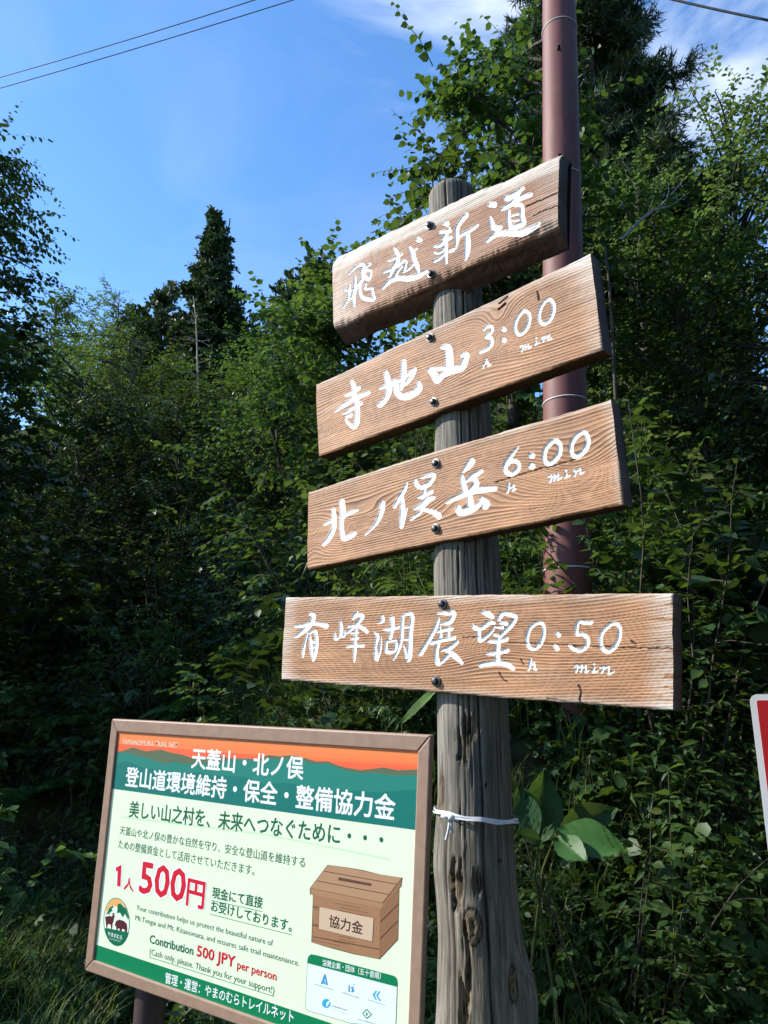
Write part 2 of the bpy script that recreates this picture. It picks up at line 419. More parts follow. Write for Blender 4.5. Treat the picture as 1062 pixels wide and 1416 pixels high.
# ------------------------------------------------------------------ brush strokes, traced in photograph pixels
def reg(x0, y0, wd, strokes, div=1.0):
    s = wd / 1062.0; out = []
    for st in strokes:
        out.append([(x0 + a * s, y0 + b * s, c * s) for a, b, c in st])
    return out
S1 = reg(460, 340, 140, [
 [(170,290,14),(235,225,28),(290,195,34),(320,205,36),(305,270,42),(330,320,44),(370,345,44),(395,310,30)],
 [(385,190,30),(345,225,26),(345,270,20)], [(350,250,18),(395,265,24),(390,310,26)],
 [(230,320,22),(230,420,34),(215,520,44),(220,630,20)], [(170,410,20),(165,470,34),(160,540,24),(110,640,20)],
 [(120,465,18),(200,470,14)], [(165,560,30),(205,520,24),(260,400,30),(300,365,34)],
 [(300,360,40),(275,430,34),(300,530,40),(370,560,42),(425,555,36),(415,490,30),(400,440,20)],
 [(335,410,22),(340,450,26),(420,445,20)], [(350,400,14),(330,440,16)],
 [(640,30,24),(660,55,40),(680,110,44),(665,180,50),(620,250,44),(590,320,32)],
 [(580,160,16),(650,130,26),(720,85,24)], [(535,275,26),(600,250,30),(680,200,40),(730,170,24)],
 [(720,220,26),(680,260,28),(655,325,40)], [(735,150,16),(765,170,28),(740,270,26)], [(735,275,20),(800,235,30),(840,190,20)],
 [(800,10,20),(830,60,50),(850,140,48),(880,210,48),(895,270,24)], [(880,30,18),(830,60,30)], [(870,130,20),(840,200,20)],
 [(890,-70,50),(915,-60,42)], [(525,440,30),(590,375,44),(680,340,48),(800,340,60),(900,310,56),(975,270,36)]]) \
 + reg(590, 245, 170, [
 [(145,400,30),(170,400,46)], [(110,475,24),(150,470,34),(200,465,30)], [(190,440,24),(150,520,36),(130,530,20)],
 [(60,600,16),(110,590,30),(160,540,40),(205,520,30)], [(165,520,30),(160,620,36),(165,740,22)], [(60,650,14),(100,655,26),(150,620,24)],
 [(65,725,28),(110,700,26),(150,660,24)], [(190,640,22),(225,630,24)],
 [(340,325,40),(300,370,40),(260,440,36),(260,540,34),(245,610,22)], [(435,415,24),(370,460,34),(290,500,30),(270,530,20)],
 [(345,480,40),(350,560,50),(345,650,44),(330,710,22)],
 [(545,235,44),(580,235,48)], [(545,345,20),(560,390,40),(570,430,46),(610,440,50),(640,430,24)], [(590,450,30),(580,490,30),(520,550,32)],
 [(520,550,30),(600,490,44),(700,480,52),(800,480,58),(880,450,50),(965,400,28)],
 [(685,180,50),(720,170,50),(780,130,40),(830,95,30)], [(650,275,32),(720,235,44),(800,185,44),(895,150,36)],
 [(810,100,30),(760,190,40),(720,240,40)], [(705,290,28),(705,360,34),(715,430,36)],
 [(760,240,30),(815,245,36),(820,330,42),(830,400,46),(760,425,44),(715,425,30)], [(730,330,18),(790,320,16)], [(730,380,18),(790,370,16)]])
S2 = reg(455, 460, 200, [
 [(165,355,24),(180,400,34),(180,470,40)], [(120,460,18),(170,440,26),(215,405,30)], [(45,575,14),(110,530,30),(190,480,34),(285,440,30)],
 [(105,595,14),(160,560,26),(235,515,22)], [(200,500,34),(205,580,36),(200,650,40),(180,690,34),(145,670,24),(120,640,16)], [(130,615,24),(155,605,30)],
 [(415,295,34),(430,360,44),(435,430,42),(410,490,36),(370,530,40)], [(375,410,18),(420,385,30),(480,350,24)],
 [(545,210,34),(545,290,40),(530,380,36),(525,415,20)], [(465,385,18),(540,330,26),(625,270,32)], [(625,275,30),(595,330,36),(555,375,28)],
 [(490,360,34),(490,430,40),(540,470,46),(610,450,50),(655,410,50),(655,370,30)],
 [(830,105,30),(870,110,50),(880,180,56),(880,280,60)], [(740,275,40),(770,310,50),(790,350,46),(830,310,44),(900,275,54),(970,255,50),(1000,190,44),(1005,160,36),(970,165,26)],
 [(740,265,20),(820,265,30),(860,260,20)]]) + reg(640, 400, 140, [
 [(215,420,26),(250,390,32),(300,395,34),(290,450,40),(240,495,38),(290,510,38),(300,560,42),(260,620,38),(180,660,34)],
 [(420,415,46),(430,425,46)], [(420,530,46),(430,535,46)],
 [(640,225,34),(690,260,36),(690,350,38),(650,430,40),(590,475,36),(550,430,34),(550,350,34),(590,270,34),(640,225,34)],
 [(900,105,34),(945,150,38),(945,240,40),(900,330,40),(840,365,36),(800,320,34),(800,240,36),(840,150,34),(900,105,34)],
 [(245,735,18),(205,820,18)], [(220,790,14),(260,765,18),(260,800,18),(290,790,12)],
 [(600,600,14),(625,595,16),(615,650,18)], [(620,620,12),(650,590,18),(650,630,16)], [(650,610,12),(680,580,18),(680,620,16),(715,600,12)],
 [(765,545,18),(755,580,18),(800,560,12)], [(765,510,16),(768,512,16)],
 [(825,515,14),(850,500,16),(835,550,18)], [(845,525,12),(900,480,20),(885,530,18),(930,515,12)]])
S3 = reg(435, 640, 180, [
 [(150,380,30),(155,450,38),(150,540,38),(110,620,38),(75,660,34)], [(80,500,24),(130,475,26)],
 [(220,315,44),(225,400,42),(215,500,34),(225,590,38),(240,615,40),(300,590,40),(325,575,30)], [(240,430,30),(300,400,30),(350,385,14)],
 [(550,330,44),(540,400,42),(500,490,30),(410,590,8)],
 [(750,165,18),(725,230,34),(680,300,34),(650,355,30)], [(710,290,34),(715,380,40),(710,460,44),(705,520,30)], [(750,375,12),(735,430,16),(715,510,20)],
 [(820,150,34),(840,190,34),(880,200,30)], [(870,120,20),(930,100,30),(970,105,36),(930,170,38),(870,195,34)], [(850,280,26),(900,255,34),(950,235,32)],
 [(900,200,20),(880,280,30)], [(820,370,30),(880,340,46),(920,300,50),(970,285,24)], [(890,330,40),(860,400,30),(785,460,22)], [(890,380,24),(960,400,40),(1005,430,48),(1010,445,30)]]) \
 + reg(605, 580, 220, [
 [(225,280,46),(200,315,40),(170,345,20)], [(160,380,24),(170,430,34),(185,480,36)], [(290,345,26),(240,375,36),(190,410,22)], [(240,390,30),(255,430,40),(220,470,34)],
 [(60,555,18),(150,510,36),(250,475,40),(380,460,34)], [(210,500,34),(220,570,44)], [(135,590,36),(150,620,44),(220,600,46),(270,570,36)], [(290,530,30),(320,560,50),(315,580,40)],
 [(535,185,12),(500,230,24),(460,290,32),(450,340,30),(490,365,30),(535,330,30),(535,290,28),(500,275,26),(465,300,22)],
 [(625,240,38),(630,240,38)], [(622,310,38),(630,312,38)],
 [(780,140,30),(815,170,30),(810,230,32),(770,280,32),(730,295,28),(710,250,28),(725,190,30),(780,140,30)],
 [(970,85,30),(1000,120,30),(995,180,34),(950,235,32),(910,245,28),(890,200,28),(910,130,30),(970,85,30)],
 [(475,425,14),(465,485,16)], [(470,465,12),(505,440,16),(500,470,14),(520,465,10)],
 [(740,380,12),(755,375,14),(748,415,16)], [(755,395,12),(775,370,14),(775,405,14)], [(778,390,12),(800,365,14),(800,400,14),(825,385,10)],
 [(858,365,14),(850,385,14),(880,375,10)], [(855,342,12),(857,343,12)], [(905,345,12),(920,345,14),(912,375,14)], [(915,355,10),(945,330,16),(950,360,14),(975,350,10)]])
S4 = reg(395, 835, 120, [
 [(300,120,40),(335,150,60),(310,230,56),(240,310,60),(140,390,36),(100,405,14)], [(110,280,24),(200,265,44),(300,245,44),(400,245,44),(490,270,60)],
 [(260,360,18),(230,480,26),(210,580,36),(210,650,16)], [(290,360,20),(350,330,40),(370,400,44),(370,520,46),(345,640,50),(335,695,20)],
 [(290,400,30),(300,470,36),(310,580,36),(330,680,24)], [(300,450,30),(345,470,26)], [(305,540,26),(350,530,24)],
 [(665,220,30),(675,290,46),(670,370,40)], [(600,360,24),(605,430,34),(660,400,30),(710,390,34),(715,340,24)],
 [(870,95,20),(850,140,60),(820,175,30)], [(870,130,36),(930,150,56),(900,210,40),(820,290,40),(750,350,36)], [(760,280,20),(840,260,36),(930,290,46),(990,340,40)],
 [(800,360,22),(880,350,26)], [(800,430,24),(880,420,28)], [(750,525,30),(840,510,34),(940,510,40)], [(855,310,36),(845,450,40),(840,600,38),(835,710,16)]]) \
 + reg(505, 835, 140, [
 [(170,125,24),(180,170,44),(130,205,14)], [(95,300,14),(125,340,40),(105,440,28),(110,560,40),(125,590,20)], [(125,580,24),(155,470,26),(165,350,12)],
 [(275,150,50),(280,230,46),(260,350,40)], [(190,270,20),(260,265,40),(340,245,34)], [(220,400,30),(215,460,30),(230,505,40),(300,490,36),(320,420,36),(300,385,30),(230,395,24)],
 [(390,130,24),(385,220,36),(375,370,36),(340,490,34),(290,590,12)], [(385,125,26),(460,100,36),(490,140,40),(475,260,48),(465,420,52),(460,560,50),(440,600,20)],
 [(400,250,22),(460,240,20)], [(390,370,24),(460,370,30)], [(400,440,14),(430,560,30)],
 [(760,100,24),(850,95,44),(920,95,50),(910,150,50),(870,195,48),(790,210,20)], [(765,160,30),(730,260,40),(670,370,42),(580,520,46)],
 [(760,290,30),(840,270,40),(900,260,40)], [(780,240,20),(790,340,34)], [(870,250,30),(870,330,34)], [(695,410,40),(780,385,40),(930,355,40)],
 [(770,390,40),(745,500,40),(750,600,50),(770,630,34),(830,580,38),(900,510,44)], [(960,400,40),(900,450,44),(800,490,20)], [(850,490,30),(930,540,56),(1010,620,30)]]) \
 + reg(640, 835, 120, [
 [(240,100,40),(300,120,70),(360,160,40)], [(115,250,20),(140,290,50),(220,300,50),(320,230,54),(380,235,30)], [(190,320,50),(190,400,50),(210,450,40),(270,410,44),(340,350,34),(385,280,20)],
 [(440,190,40),(460,140,60),(500,120,50),(590,135,50),(640,170,50),(590,260,54),(520,330,52),(430,420,36)], [(460,230,40),(530,240,44)], [(410,285,24),(480,290,40)],
 [(370,375,24),(430,390,40)], [(310,455,34),(420,460,50),(530,430,50)], [(430,460,60),(420,560,60),(420,680,60)], [(290,610,30),(400,600,50),(540,570,50)],
 [(210,750,50),(300,735,60),(420,720,60),(540,745,60),(610,790,50)]]) + reg(720, 845, 150, [
 [(180,110,32),(220,150,34),(220,240,38),(180,330,40),(120,370,34),(70,340,34),(60,260,34),(95,160,34),(180,110,32)],
 [(350,215,30),(370,235,40)], [(330,340,36),(355,370,40)],
 [(690,110,34),(620,115,34),(560,110,30),(545,220,36),(600,225,36),(650,270,42),(640,340,42),(580,385,36),(510,370,32),(470,335,22)],
 [(900,120,36),(960,150,36),(965,240,40),(930,330,42),(860,395,38),(800,370,36),(780,290,36),(800,200,38),(900,120,36)],
 [(95,475,26),(75,570,26)], [(85,530,20),(120,510,26),(130,560,26),(150,575,16)],
 [(525,540,18),(550,540,22),(540,595,22)], [(545,560,16),(590,535,22),(585,590,20)], [(590,560,16),(630,540,22),(630,595,22),(660,585,14)],
 [(715,555,24),(700,595,24),(750,590,14)], [(715,515,18),(716,517,18)], [(775,555,18),(805,550,22),(790,600,22)], [(800,570,16),(850,545,24),(855,610,24),(910,590,14)]])

def smooth_stroke(st):
    """Catmull-Rom through the traced points"""
    if len(st) < 3: return st
    P = np.array(st, float); out = []
    closed = np.allclose(P[0][:2], P[-1][:2])
    n = len(P)
    for i in range(n - 1):
        p0 = P[i - 1] if i > 0 else (P[n - 2] if closed else P[0]); p1 = P[i]; p2 = P[i + 1]; p3 = P[i + 2] if i + 2 < n else (P[1] if closed else P[-1])
        for k in range(5):
            t = k / 5.0
            out.append(.5 * ((2 * p1) + (-p0 + p2) * t + (2 * p0 - 5 * p1 + 4 * p2 - p3) * t * t + (-p0 + 3 * p1 - 3 * p2 + p3) * t ** 3))
    out.append(P[-1]); return out

def stroke_sd(PX, PY, strokes):
    """signed distance (pixels, negative inside) of every grid point to the strokes; d = distance to the stroke centre line over its half width"""
    sdm = np.full(PX.shape, 9.0)
    for st in strokes:
        st = smooth_stroke(st)
        xs = [p[0] for p in st]; ys = [p[1] for p in st]; mr = max(p[2] for p in st) / 2 + 2.5
        m = (PX > min(xs) - mr) & (PX < max(xs) + mr) & (PY > min(ys) - mr) & (PY < max(ys) + mr)
        idx = np.nonzero(m)
        if len(idx[0]) == 0: continue
        x = PX[idx]; y = PY[idx]; best = np.full(x.shape, 9.0)
        for (x0, y0, w0), (x1, y1, w1) in zip(st[:-1], st[1:]):
            dx, dy = x1 - x0, y1 - y0; L2 = dx * dx + dy * dy + 1e-9
            t = np.clip(((x - x0) * dx + (y - y0) * dy) / L2, 0, 1)
            d = np.hypot(x - x0 - t * dx, y - y0 - t * dy) - (w0 + (w1 - w0) * t) / 2 * 1.06 - .2
            best = np.minimum(best, d)
        sdm[idx] = np.minimum(sdm[idx], best)
    return sdm

BOLT, _t, _b = new_mat('bolt_steel', (.10, .095, .09), .38, .5, .85)
RUST, _t, _b = new_mat('rusty_stain', (.12, .045, .02), .8)

def make_board(label, az, axx, quad, T, strokes, grain, mat, wearf, bolts, cracks=(), bevel=(0, 0), res=.0017, edgeamp=.0025, seed=1, topedge=None, botedge=None, lip=0):
    a = math.radians(az); h = np.array([math.sin(a), -math.cos(a), 0]); n = np.array([-math.cos(a), -math.sin(a), 0])
    zc = hit_y(*np.mean(np.array(quad), 0), 1.8)[2]
    P0 = np.array([post_axis(zc), 1.9, 0]) + n * (post_r(zc) + T - .020)
    pl = Plane(P0, h, (0, 0, 1))
    tl, tr, br, bl = [pl.loc(*q) for q in quad]
    oc = (bl + br) / 2; pl = Plane(pl.world(*oc), h, (0, 0, 1))
    tl, tr, br, bl = [pl.loc(*q) for q in quad]
    Lh = np.linalg.norm(br - bl); H = np.linalg.norm(tl - bl)
    nu = int(Lh / res); nv = int(H / res)
    s, t = np.meshgrid(np.linspace(0, 1, nu), np.linspace(0, 1, nv))
    # gentle waviness of the sawn edges and worn corners
    def edge(sv, sd_): return (fbm(sv * 9 + sd_, sv * 0 + sd_, sd_) - .5) * 2 * edgeamp + (fbm(sv * 70, sv * 0 + 3, sd_ + 2) - .5) * edgeamp * .8
    A = (bl[0] * (1 - s) + br[0] * s) * (1 - t) + (tl[0] * (1 - s) + tr[0] * s) * t
    B = (bl[1] * (1 - s) + br[1] * s) * (1 - t) + (tl[1] * (1 - s) + tr[1] * s) * t
    te = edge(s, seed) + (topedge(s) if topedge else 0); be = edge(s, seed + 5) + (botedge(s) if botedge else 0)
    B = B + te * t + be * (1 - t)
    A = A + ((fbm(t * 6, t * 0 + 4, seed + 9) - .5) * .003) * (2 * s - 1)
    PX, PY = project(pl.world(A, B))
    ph = grain(A, B)
    fr = ph - np.floor(ph)
    lw = np.where(fr < .68, (fr / .68) ** 2.2 * .78, 1 - (fr - .68) / .32 * 1.0)
    lw = np.clip(np.where(fr < .68, lw, np.clip(1.15 - np.abs(fr - .76) / .16, 0, 1)), 0, 1)
    ln = vnoise(np.floor(ph) * 3.7, np.zeros_like(ph), 3)
    lw = lw * (.70 + .6 * ln)
    lw = np.clip(lw * (.75 + .5 * fbm(A * 7, B * 30, seed + 3)), 0, 1)
    depth = -.0014 * (1 - lw) + (fbm(A * 3, B * 9, seed + 4) - .5) * .004
    sdp = stroke_sd(PX, PY, strokes)
    paint = smooth(-sdp, -.45, .45)
    depth = depth * (1 - .6 * paint) - .0028 * smooth(-sdp, -.3, 1.6)
    lwp = lw * (1 - paint)
    crk = np.zeros_like(A)
    for pts, wd in cracks:
        d = stroke_sd(PX + (fbm(PX * .3, PY * .05, 2) - .5) * 3, PY + (fbm(PX * .12, PY * .05, 12) - .5) * 3, [[(x, y, wd * .62) for x, y in pts]])
        c_ = smooth(-d, -.5, .3); crk = np.maximum(crk, c_); depth -= .003 * c_
    wr = np.clip(wearf(s, t, A, B), 0, 1)
    # rounded arris
    ed = np.minimum(np.minimum(A - A.min(), A.max() - A), np.minimum(t, 1 - t) * H)
    depth -= .0035 * np.clip(1 - ed / .005, 0, 1) ** 2
    if lip:
        depth -= .026 * smooth(t + (fbm(s * 6, t * 0, 71) - .5) * .16 - .06 * s, .78, 1.02) ** 1.3
        depth -= .012 * smooth(1 - t + (fbm(s * 14, t * 0, 72) - .5) * .16, .9, 1.05)
    V = np.stack([A, -depth, B], -1)
    nf = nu * nv
    gid = np.arange(nf).reshape(nv, nu)
    Q = np.stack([gid[:-1, :-1], gid[:-1, 1:], gid[1:, 1:], gid[1:, :-1]], -1).reshape(-1, 4)
    pv = paint.ravel() > .01
    isl = pv[Q].any(1)
    attrs = {'grain': lwp.ravel(), 'paint': paint.ravel(), 'wear': wr.ravel(), 'crack': crk.ravel()}
    # sides and back: border loops pushed back
    def ringidx():
        return np.concatenate([gid[0, :], gid[1:, -1], gid[-1, -2::-1], gid[-2:0:-1, 0]])
    rid = ringidx(); Vf = V.reshape(-1, 3); ring0 = Vf[rid]
    rt = t.ravel()[rid]; rs = s.ravel()[rid]
    rings = [ring0]; K = 7
    for k in range(1, K + 1):
        f = k / K; r_ = ring0.copy(); r_[:, 1] = ring0[:, 1] + T * f
        r_[:, 2] += bevel[0] * f * smooth(rt, .6, 1) + bevel[1] * f * smooth(1 - rt, .6, 1)
        r_[:, 2] += (fbm(rs * 40 + k * .37, rt * 5 + k * .9, seed + 60) - .5) * (.004 + .05 * (abs(bevel[0]) + abs(bevel[1]))) * (k < K)
        rings.append(r_)
    nr = len(rid); RV = np.concatenate(rings)
    ri = np.arange(K)[:, None] * nr; rj = np.arange(nr)[None, :]
    RQ = np.stack([ri + rj, ri + nr + rj, ri + nr + (rj + 1) % nr, ri + (rj + 1) % nr], -1).reshape(-1, 4)
    # back cap as strips between bottom and top rows
    last = K * nr
    bot = np.arange(nu) + last; top = last + nu + (nv - 1) + (nu - 2) - np.arange(nu - 1); top = np.concatenate([top, [last + nu + nv - 2]]) if False else None
    bidx = last + np.arange(nu); tidx = last + (nu - 1) + (nv - 1) + (nu - 1) - np.arange(nu)
    BQ = np.stack([bidx[:-1], tidx[:-1], tidx[1:], bidx[1:]], -1)
    sg = (vnoise(np.floor((RV[:, 2] * 140 + fbm(RV[:, 0] * 3, RV[:, 1] * 0, 4) * 8)), RV[:, 0] * 0, 5))
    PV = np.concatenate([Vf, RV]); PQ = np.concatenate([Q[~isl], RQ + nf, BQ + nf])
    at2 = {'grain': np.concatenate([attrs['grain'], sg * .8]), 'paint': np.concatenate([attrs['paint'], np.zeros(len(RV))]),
           'wear': np.concatenate([attrs['wear'], np.tile(attrs['wear'][rid] * .7, K + 1)]), 'crack': np.concatenate([attrs['crack'], np.full(len(RV), .5) * np.repeat(np.linspace(1.3, 1.85, K + 1), nr)])}  # sides and back darkened in colour as painted shade, strongest at the rear
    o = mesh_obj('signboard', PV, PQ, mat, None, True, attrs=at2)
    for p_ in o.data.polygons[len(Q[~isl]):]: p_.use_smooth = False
    o['label'] = label
    M = pl.matrix(); o.matrix_basis = M
    o.parent = root; o.matrix_parent_inverse = Matrix.Translation((0.222, 1.9, 0)).inverted()
    # lettering: the painted grooves
    used = np.unique(Q[isl]); rem = np.full(nf, -1); rem[used] = np.arange(len(used))
    lo = mesh_obj('lettering', Vf[used], rem[Q[isl]], mat, None, True, attrs={k: v[used] for k, v in attrs.items()})
    lo.parent = o
    for (bx, by) in bolts:
        c = pl.loc(bx, by); make_bolt(c[0], c[1], o)
    return pl, o

def make_bolt(a, b, parent):
    # washer and a domed hexagon head, pointing to local -y
    V = []; Q = []
    def ringp(r, y, k, rot=0): return [(r * math.cos(2 * math.pi * (i + rot) / k), y, r * math.sin(2 * math.pi * (i + rot) / k)) for i in range(k)]
    k = 24; rr = []
    for r, y in ((.0150, .001), (.0150, -.002), (.0100, -.0026)): rr.append(ringp(r, y, k))
    hexr = []
    for r, y in ((.0098, -.0022), (.0098, -.0085)):
        hexr.append([(p[0] * (1 / max(math.cos(((i % 4) - 2) * math.pi / 12), .9)) * .93, p[1], p[2] * (1 / max(math.cos(((i % 4) - 2) * math.pi / 12), .9)) * .93) for i, p in enumerate(ringp(r, y, k))])
    dome = [ringp(r, y, k) for r, y in ((.0085, -.0098), (.0055, -.0112), (.002, -.0117))]
    rings = rr + hexr + dome
    for g in rings: V += g
    for j in range(len(rings) - 1):
        for i in range(k): Q.append((j * k + i, j * k + (i + 1) % k, (j + 1) * k + (i + 1) % k, (j + 1) * k + i))
    Q.append(tuple((len(rings) - 1) * k + i for i in range(k)))
    o = mesh_obj('bolt', V, Q, BOLT, parent); o.location = (a, -.0002, b); o.scale = (.85, 1.0, .85)
    return o

def g_lines(spacing, slope=0.0, warps=(), knots=(), seed=0, amp=.6, off=0, curve=0):
    """phase of the growth rings over the board; knots = (a, b, sa, sb, amount)"""
    def f(A, B):
        ph = (B - A * slope + curve * A * A) / spacing + off + (fbm(A * 1.6 + seed, B * 5 + seed, seed) - .5) * amp * 9 + (fbm(A * 6, B * 20, seed + 5) - .5) * amp * 1.6
        for ka, kb, sa, sb, am in knots:
            ph = ph + am * np.exp(-((A - ka) / sa) ** 2 - ((B - kb) / sb) ** 2)
        return ph
    return f

def wear1(s, t, A, B):
    return np.clip(smooth(t, .70, .84) * 1.5 + smooth(-s, -.22, -.02) * .6 + smooth(s, .86, 1) * .45 + fbm(s * 7, t * 4, 3) * .5 - .28, 0, 1)
def wear2(s, t, A, B):
    return np.clip(smooth(s, .86, 1) * smooth(t, .45, 1) * .8 + smooth(t, .86, 1) * .55 + smooth(s, .93, 1) * .4 + fbm(s * 8, t * 4, 6) * .5 - .36, 0, 1)
def wear3(s, t, A, B):
    return np.clip(smooth(t, .90, 1) * .5 + smooth(s, .965, 1) * .45 + fbm(s * 8, t * 4, 9) * .45 - .34, 0, 1)
def wear4(s, t, A, B):
    e = fbm(s * 40, t * 12, 14) * .10
    return np.clip(smooth(s, .93 + 0 * s, 1.0) * .7 * (fbm(s * 20, t * 60, 2) > .38) + smooth(-s, -.07, 0) * .6 + smooth(t, .88, 1) * .6 * fbm(s * 9, t * 3, 4) * 1.6 + smooth(-t, -.1, 0) * .4 + fbm(s * 8, t * 4, 19) * .5 - .30, 0, 1)

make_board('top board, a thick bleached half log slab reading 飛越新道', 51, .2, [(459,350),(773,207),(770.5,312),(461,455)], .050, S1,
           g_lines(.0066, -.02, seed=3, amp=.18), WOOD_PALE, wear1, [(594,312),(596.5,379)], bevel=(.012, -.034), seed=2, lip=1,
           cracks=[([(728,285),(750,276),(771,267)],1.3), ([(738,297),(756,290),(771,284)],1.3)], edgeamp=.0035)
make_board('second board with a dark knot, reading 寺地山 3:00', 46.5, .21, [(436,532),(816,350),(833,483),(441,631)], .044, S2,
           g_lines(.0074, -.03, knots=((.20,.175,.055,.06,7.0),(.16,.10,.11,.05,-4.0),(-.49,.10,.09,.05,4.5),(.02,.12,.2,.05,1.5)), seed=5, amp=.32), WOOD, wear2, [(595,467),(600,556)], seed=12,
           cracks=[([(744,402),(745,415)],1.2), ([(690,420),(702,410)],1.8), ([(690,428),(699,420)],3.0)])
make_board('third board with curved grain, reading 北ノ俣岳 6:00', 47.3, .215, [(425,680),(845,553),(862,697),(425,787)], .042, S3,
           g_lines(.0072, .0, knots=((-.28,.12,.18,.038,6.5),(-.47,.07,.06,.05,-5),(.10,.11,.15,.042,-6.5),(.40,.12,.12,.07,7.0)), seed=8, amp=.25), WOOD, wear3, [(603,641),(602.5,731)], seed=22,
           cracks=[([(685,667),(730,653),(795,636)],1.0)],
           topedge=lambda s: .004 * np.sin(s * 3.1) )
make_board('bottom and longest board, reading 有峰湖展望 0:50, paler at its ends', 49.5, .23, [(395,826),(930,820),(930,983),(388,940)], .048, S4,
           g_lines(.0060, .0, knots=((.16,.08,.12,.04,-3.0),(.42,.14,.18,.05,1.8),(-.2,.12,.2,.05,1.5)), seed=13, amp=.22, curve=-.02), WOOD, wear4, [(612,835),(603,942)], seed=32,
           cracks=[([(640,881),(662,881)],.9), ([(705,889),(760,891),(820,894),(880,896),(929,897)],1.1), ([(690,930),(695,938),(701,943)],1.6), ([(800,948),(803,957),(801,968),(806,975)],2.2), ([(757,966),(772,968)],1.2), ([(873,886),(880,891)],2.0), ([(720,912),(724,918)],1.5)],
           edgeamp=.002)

# ------------------------------------------------------------------ steel pole behind
POLE, t, b = new_mat('brown_painted_steel', (.15, .062, .05), .62, .5)
tx = node(t, 'ShaderNodeTexCoord'); mpn = node(t, 'ShaderNodeMapping'); mpn.inputs['Scale'].default_value = (7, 7, 1.2); t.links.new(tx.outputs['Object'], mpn.inputs[0])
n1 = node(t, 'ShaderNodeTexNoise', Scale=3.0, Detail=8.0, Roughness=.7); t.links.new(mpn.outputs[0], n1.inputs['Vector'])
r = ramp(t, n1.outputs['Fac'], [(.3, (.115, .034, .024)), (.6, (.16, .050, .038)), (.75, (.22, .092, .07))]); t.links.new(r.outputs[0], b.inputs['Base Color'])
bp = node(t, 'ShaderNodeBump', Strength=.08, Distance=.01); t.links.new(n1.outputs['Fac'], bp.inputs['Height']); t.links.new(bp.outputs[0], b.inputs['Normal'])
SEAM, t, b = new_mat('pale_seam', (.62, .58, .55), .5)
pole = thing('utility_pole', 'tall reddish brown steel pole standing on the bank behind the wooden boards', 'pole', (0.94, 4, 0))
def pole_c(z): return 1.001 + (z - 2.235) * (1.204 - 1.001) / (6.319 - 2.235), np.interp(z, [0, 2.235, 6.319, 9.2], [.141, .130, .1115, .100])
zs = np.concatenate([[.9], np.linspace(1.2, 9.2, 30)])
V, Q = tube_arrays([(pole_c(z)[0] - .94, 0, z) for z in zs], [pole_c(z)[1] for z in zs], 64)
mesh_obj('shaft', V, Q, POLE, pole, True)
cz = zs[-1]; V, Q = tube_arrays([(pole_c(cz)[0] - .94, 0, cz), (pole_c(cz)[0] - .94, 0, cz + .02), (pole_c(cz)[0] - .94, 0, cz + .04), (pole_c(cz)[0] - .94, 0, cz + .045)], [.103, .103, .06, .001], 48)
mesh_obj('pole_cap', V, Q, POLE, pole, True)
for py in (22, 232, 548, 785):
    z = hit_y(773, py - 2, 3.87)[2]; x, r_ = pole_c(z)
    ang = np.linspace(0, 2 * math.pi, 49); pts = np.stack([x - .94 + (r_ + .001) * np.cos(ang), (r_ + .001) * np.sin(ang), np.full(49, z)], -1)
    V, Q = tube_arrays(pts, np.full(49, .0048), 6); mesh_obj('seam_ring', V, Q, SEAM, pole, True)
V, Q = tube_arrays([(0, 0, 0), (0, -.03, 0)], [.012, .010], 12)
for (bx, by) in ((773, 64), (774, 215)):
    p = hit_y(bx, by, 3.87); o = mesh_obj('plug', V, Q, BOLT, pole, True); o.location = (p[0] - .94, -pole_c(p[2])[1] + .012, p[2])

# overhead wires
WIRE, t, b = new_mat('black_insulation', (.012, .012, .014), .5)
def wire(label, p, Y, rad, sag, ext=.9, n=40, group=None):
    (x0, y0), (x1, y1) = p
    A_ = hit_y(x0, y0, Y[0]); B_ = hit_y(x1, y1, Y[1]); d = B_ - A_
    A_ = A_ - d * ext; B_ = B_ + d * ext; s_ = np.linspace(0, 1, n)
    pts = A_ + (B_ - A_) * s_[:, None]; pts[:, 2] -= sag * (1 - (2 * s_ - 1) ** 2) - sag * (1 - (2 * (ext / (1 + 2 * ext)) - 1) ** 2)
    V, Q = tube_arrays(pts, np.full(n, rad), 8)
    tag(mesh_obj('overhead_wire', V, Q, WIRE, None, True), label, 'wire', group)
wire('upper of the two thin black wires crossing the sky at top left', ((0, 107), (352, 0)), (16, 13), .011, .35)
wire('lower of the two thin black wires crossing the sky at top left', ((0, 122), (405, 0)), (16, 13), .011, .30)
wire('thick dark cable crossing the sky at the top right corner', ((925, -2), (1062, 28)), (4.3, 4.0), .0085, .05, ext=1.0)

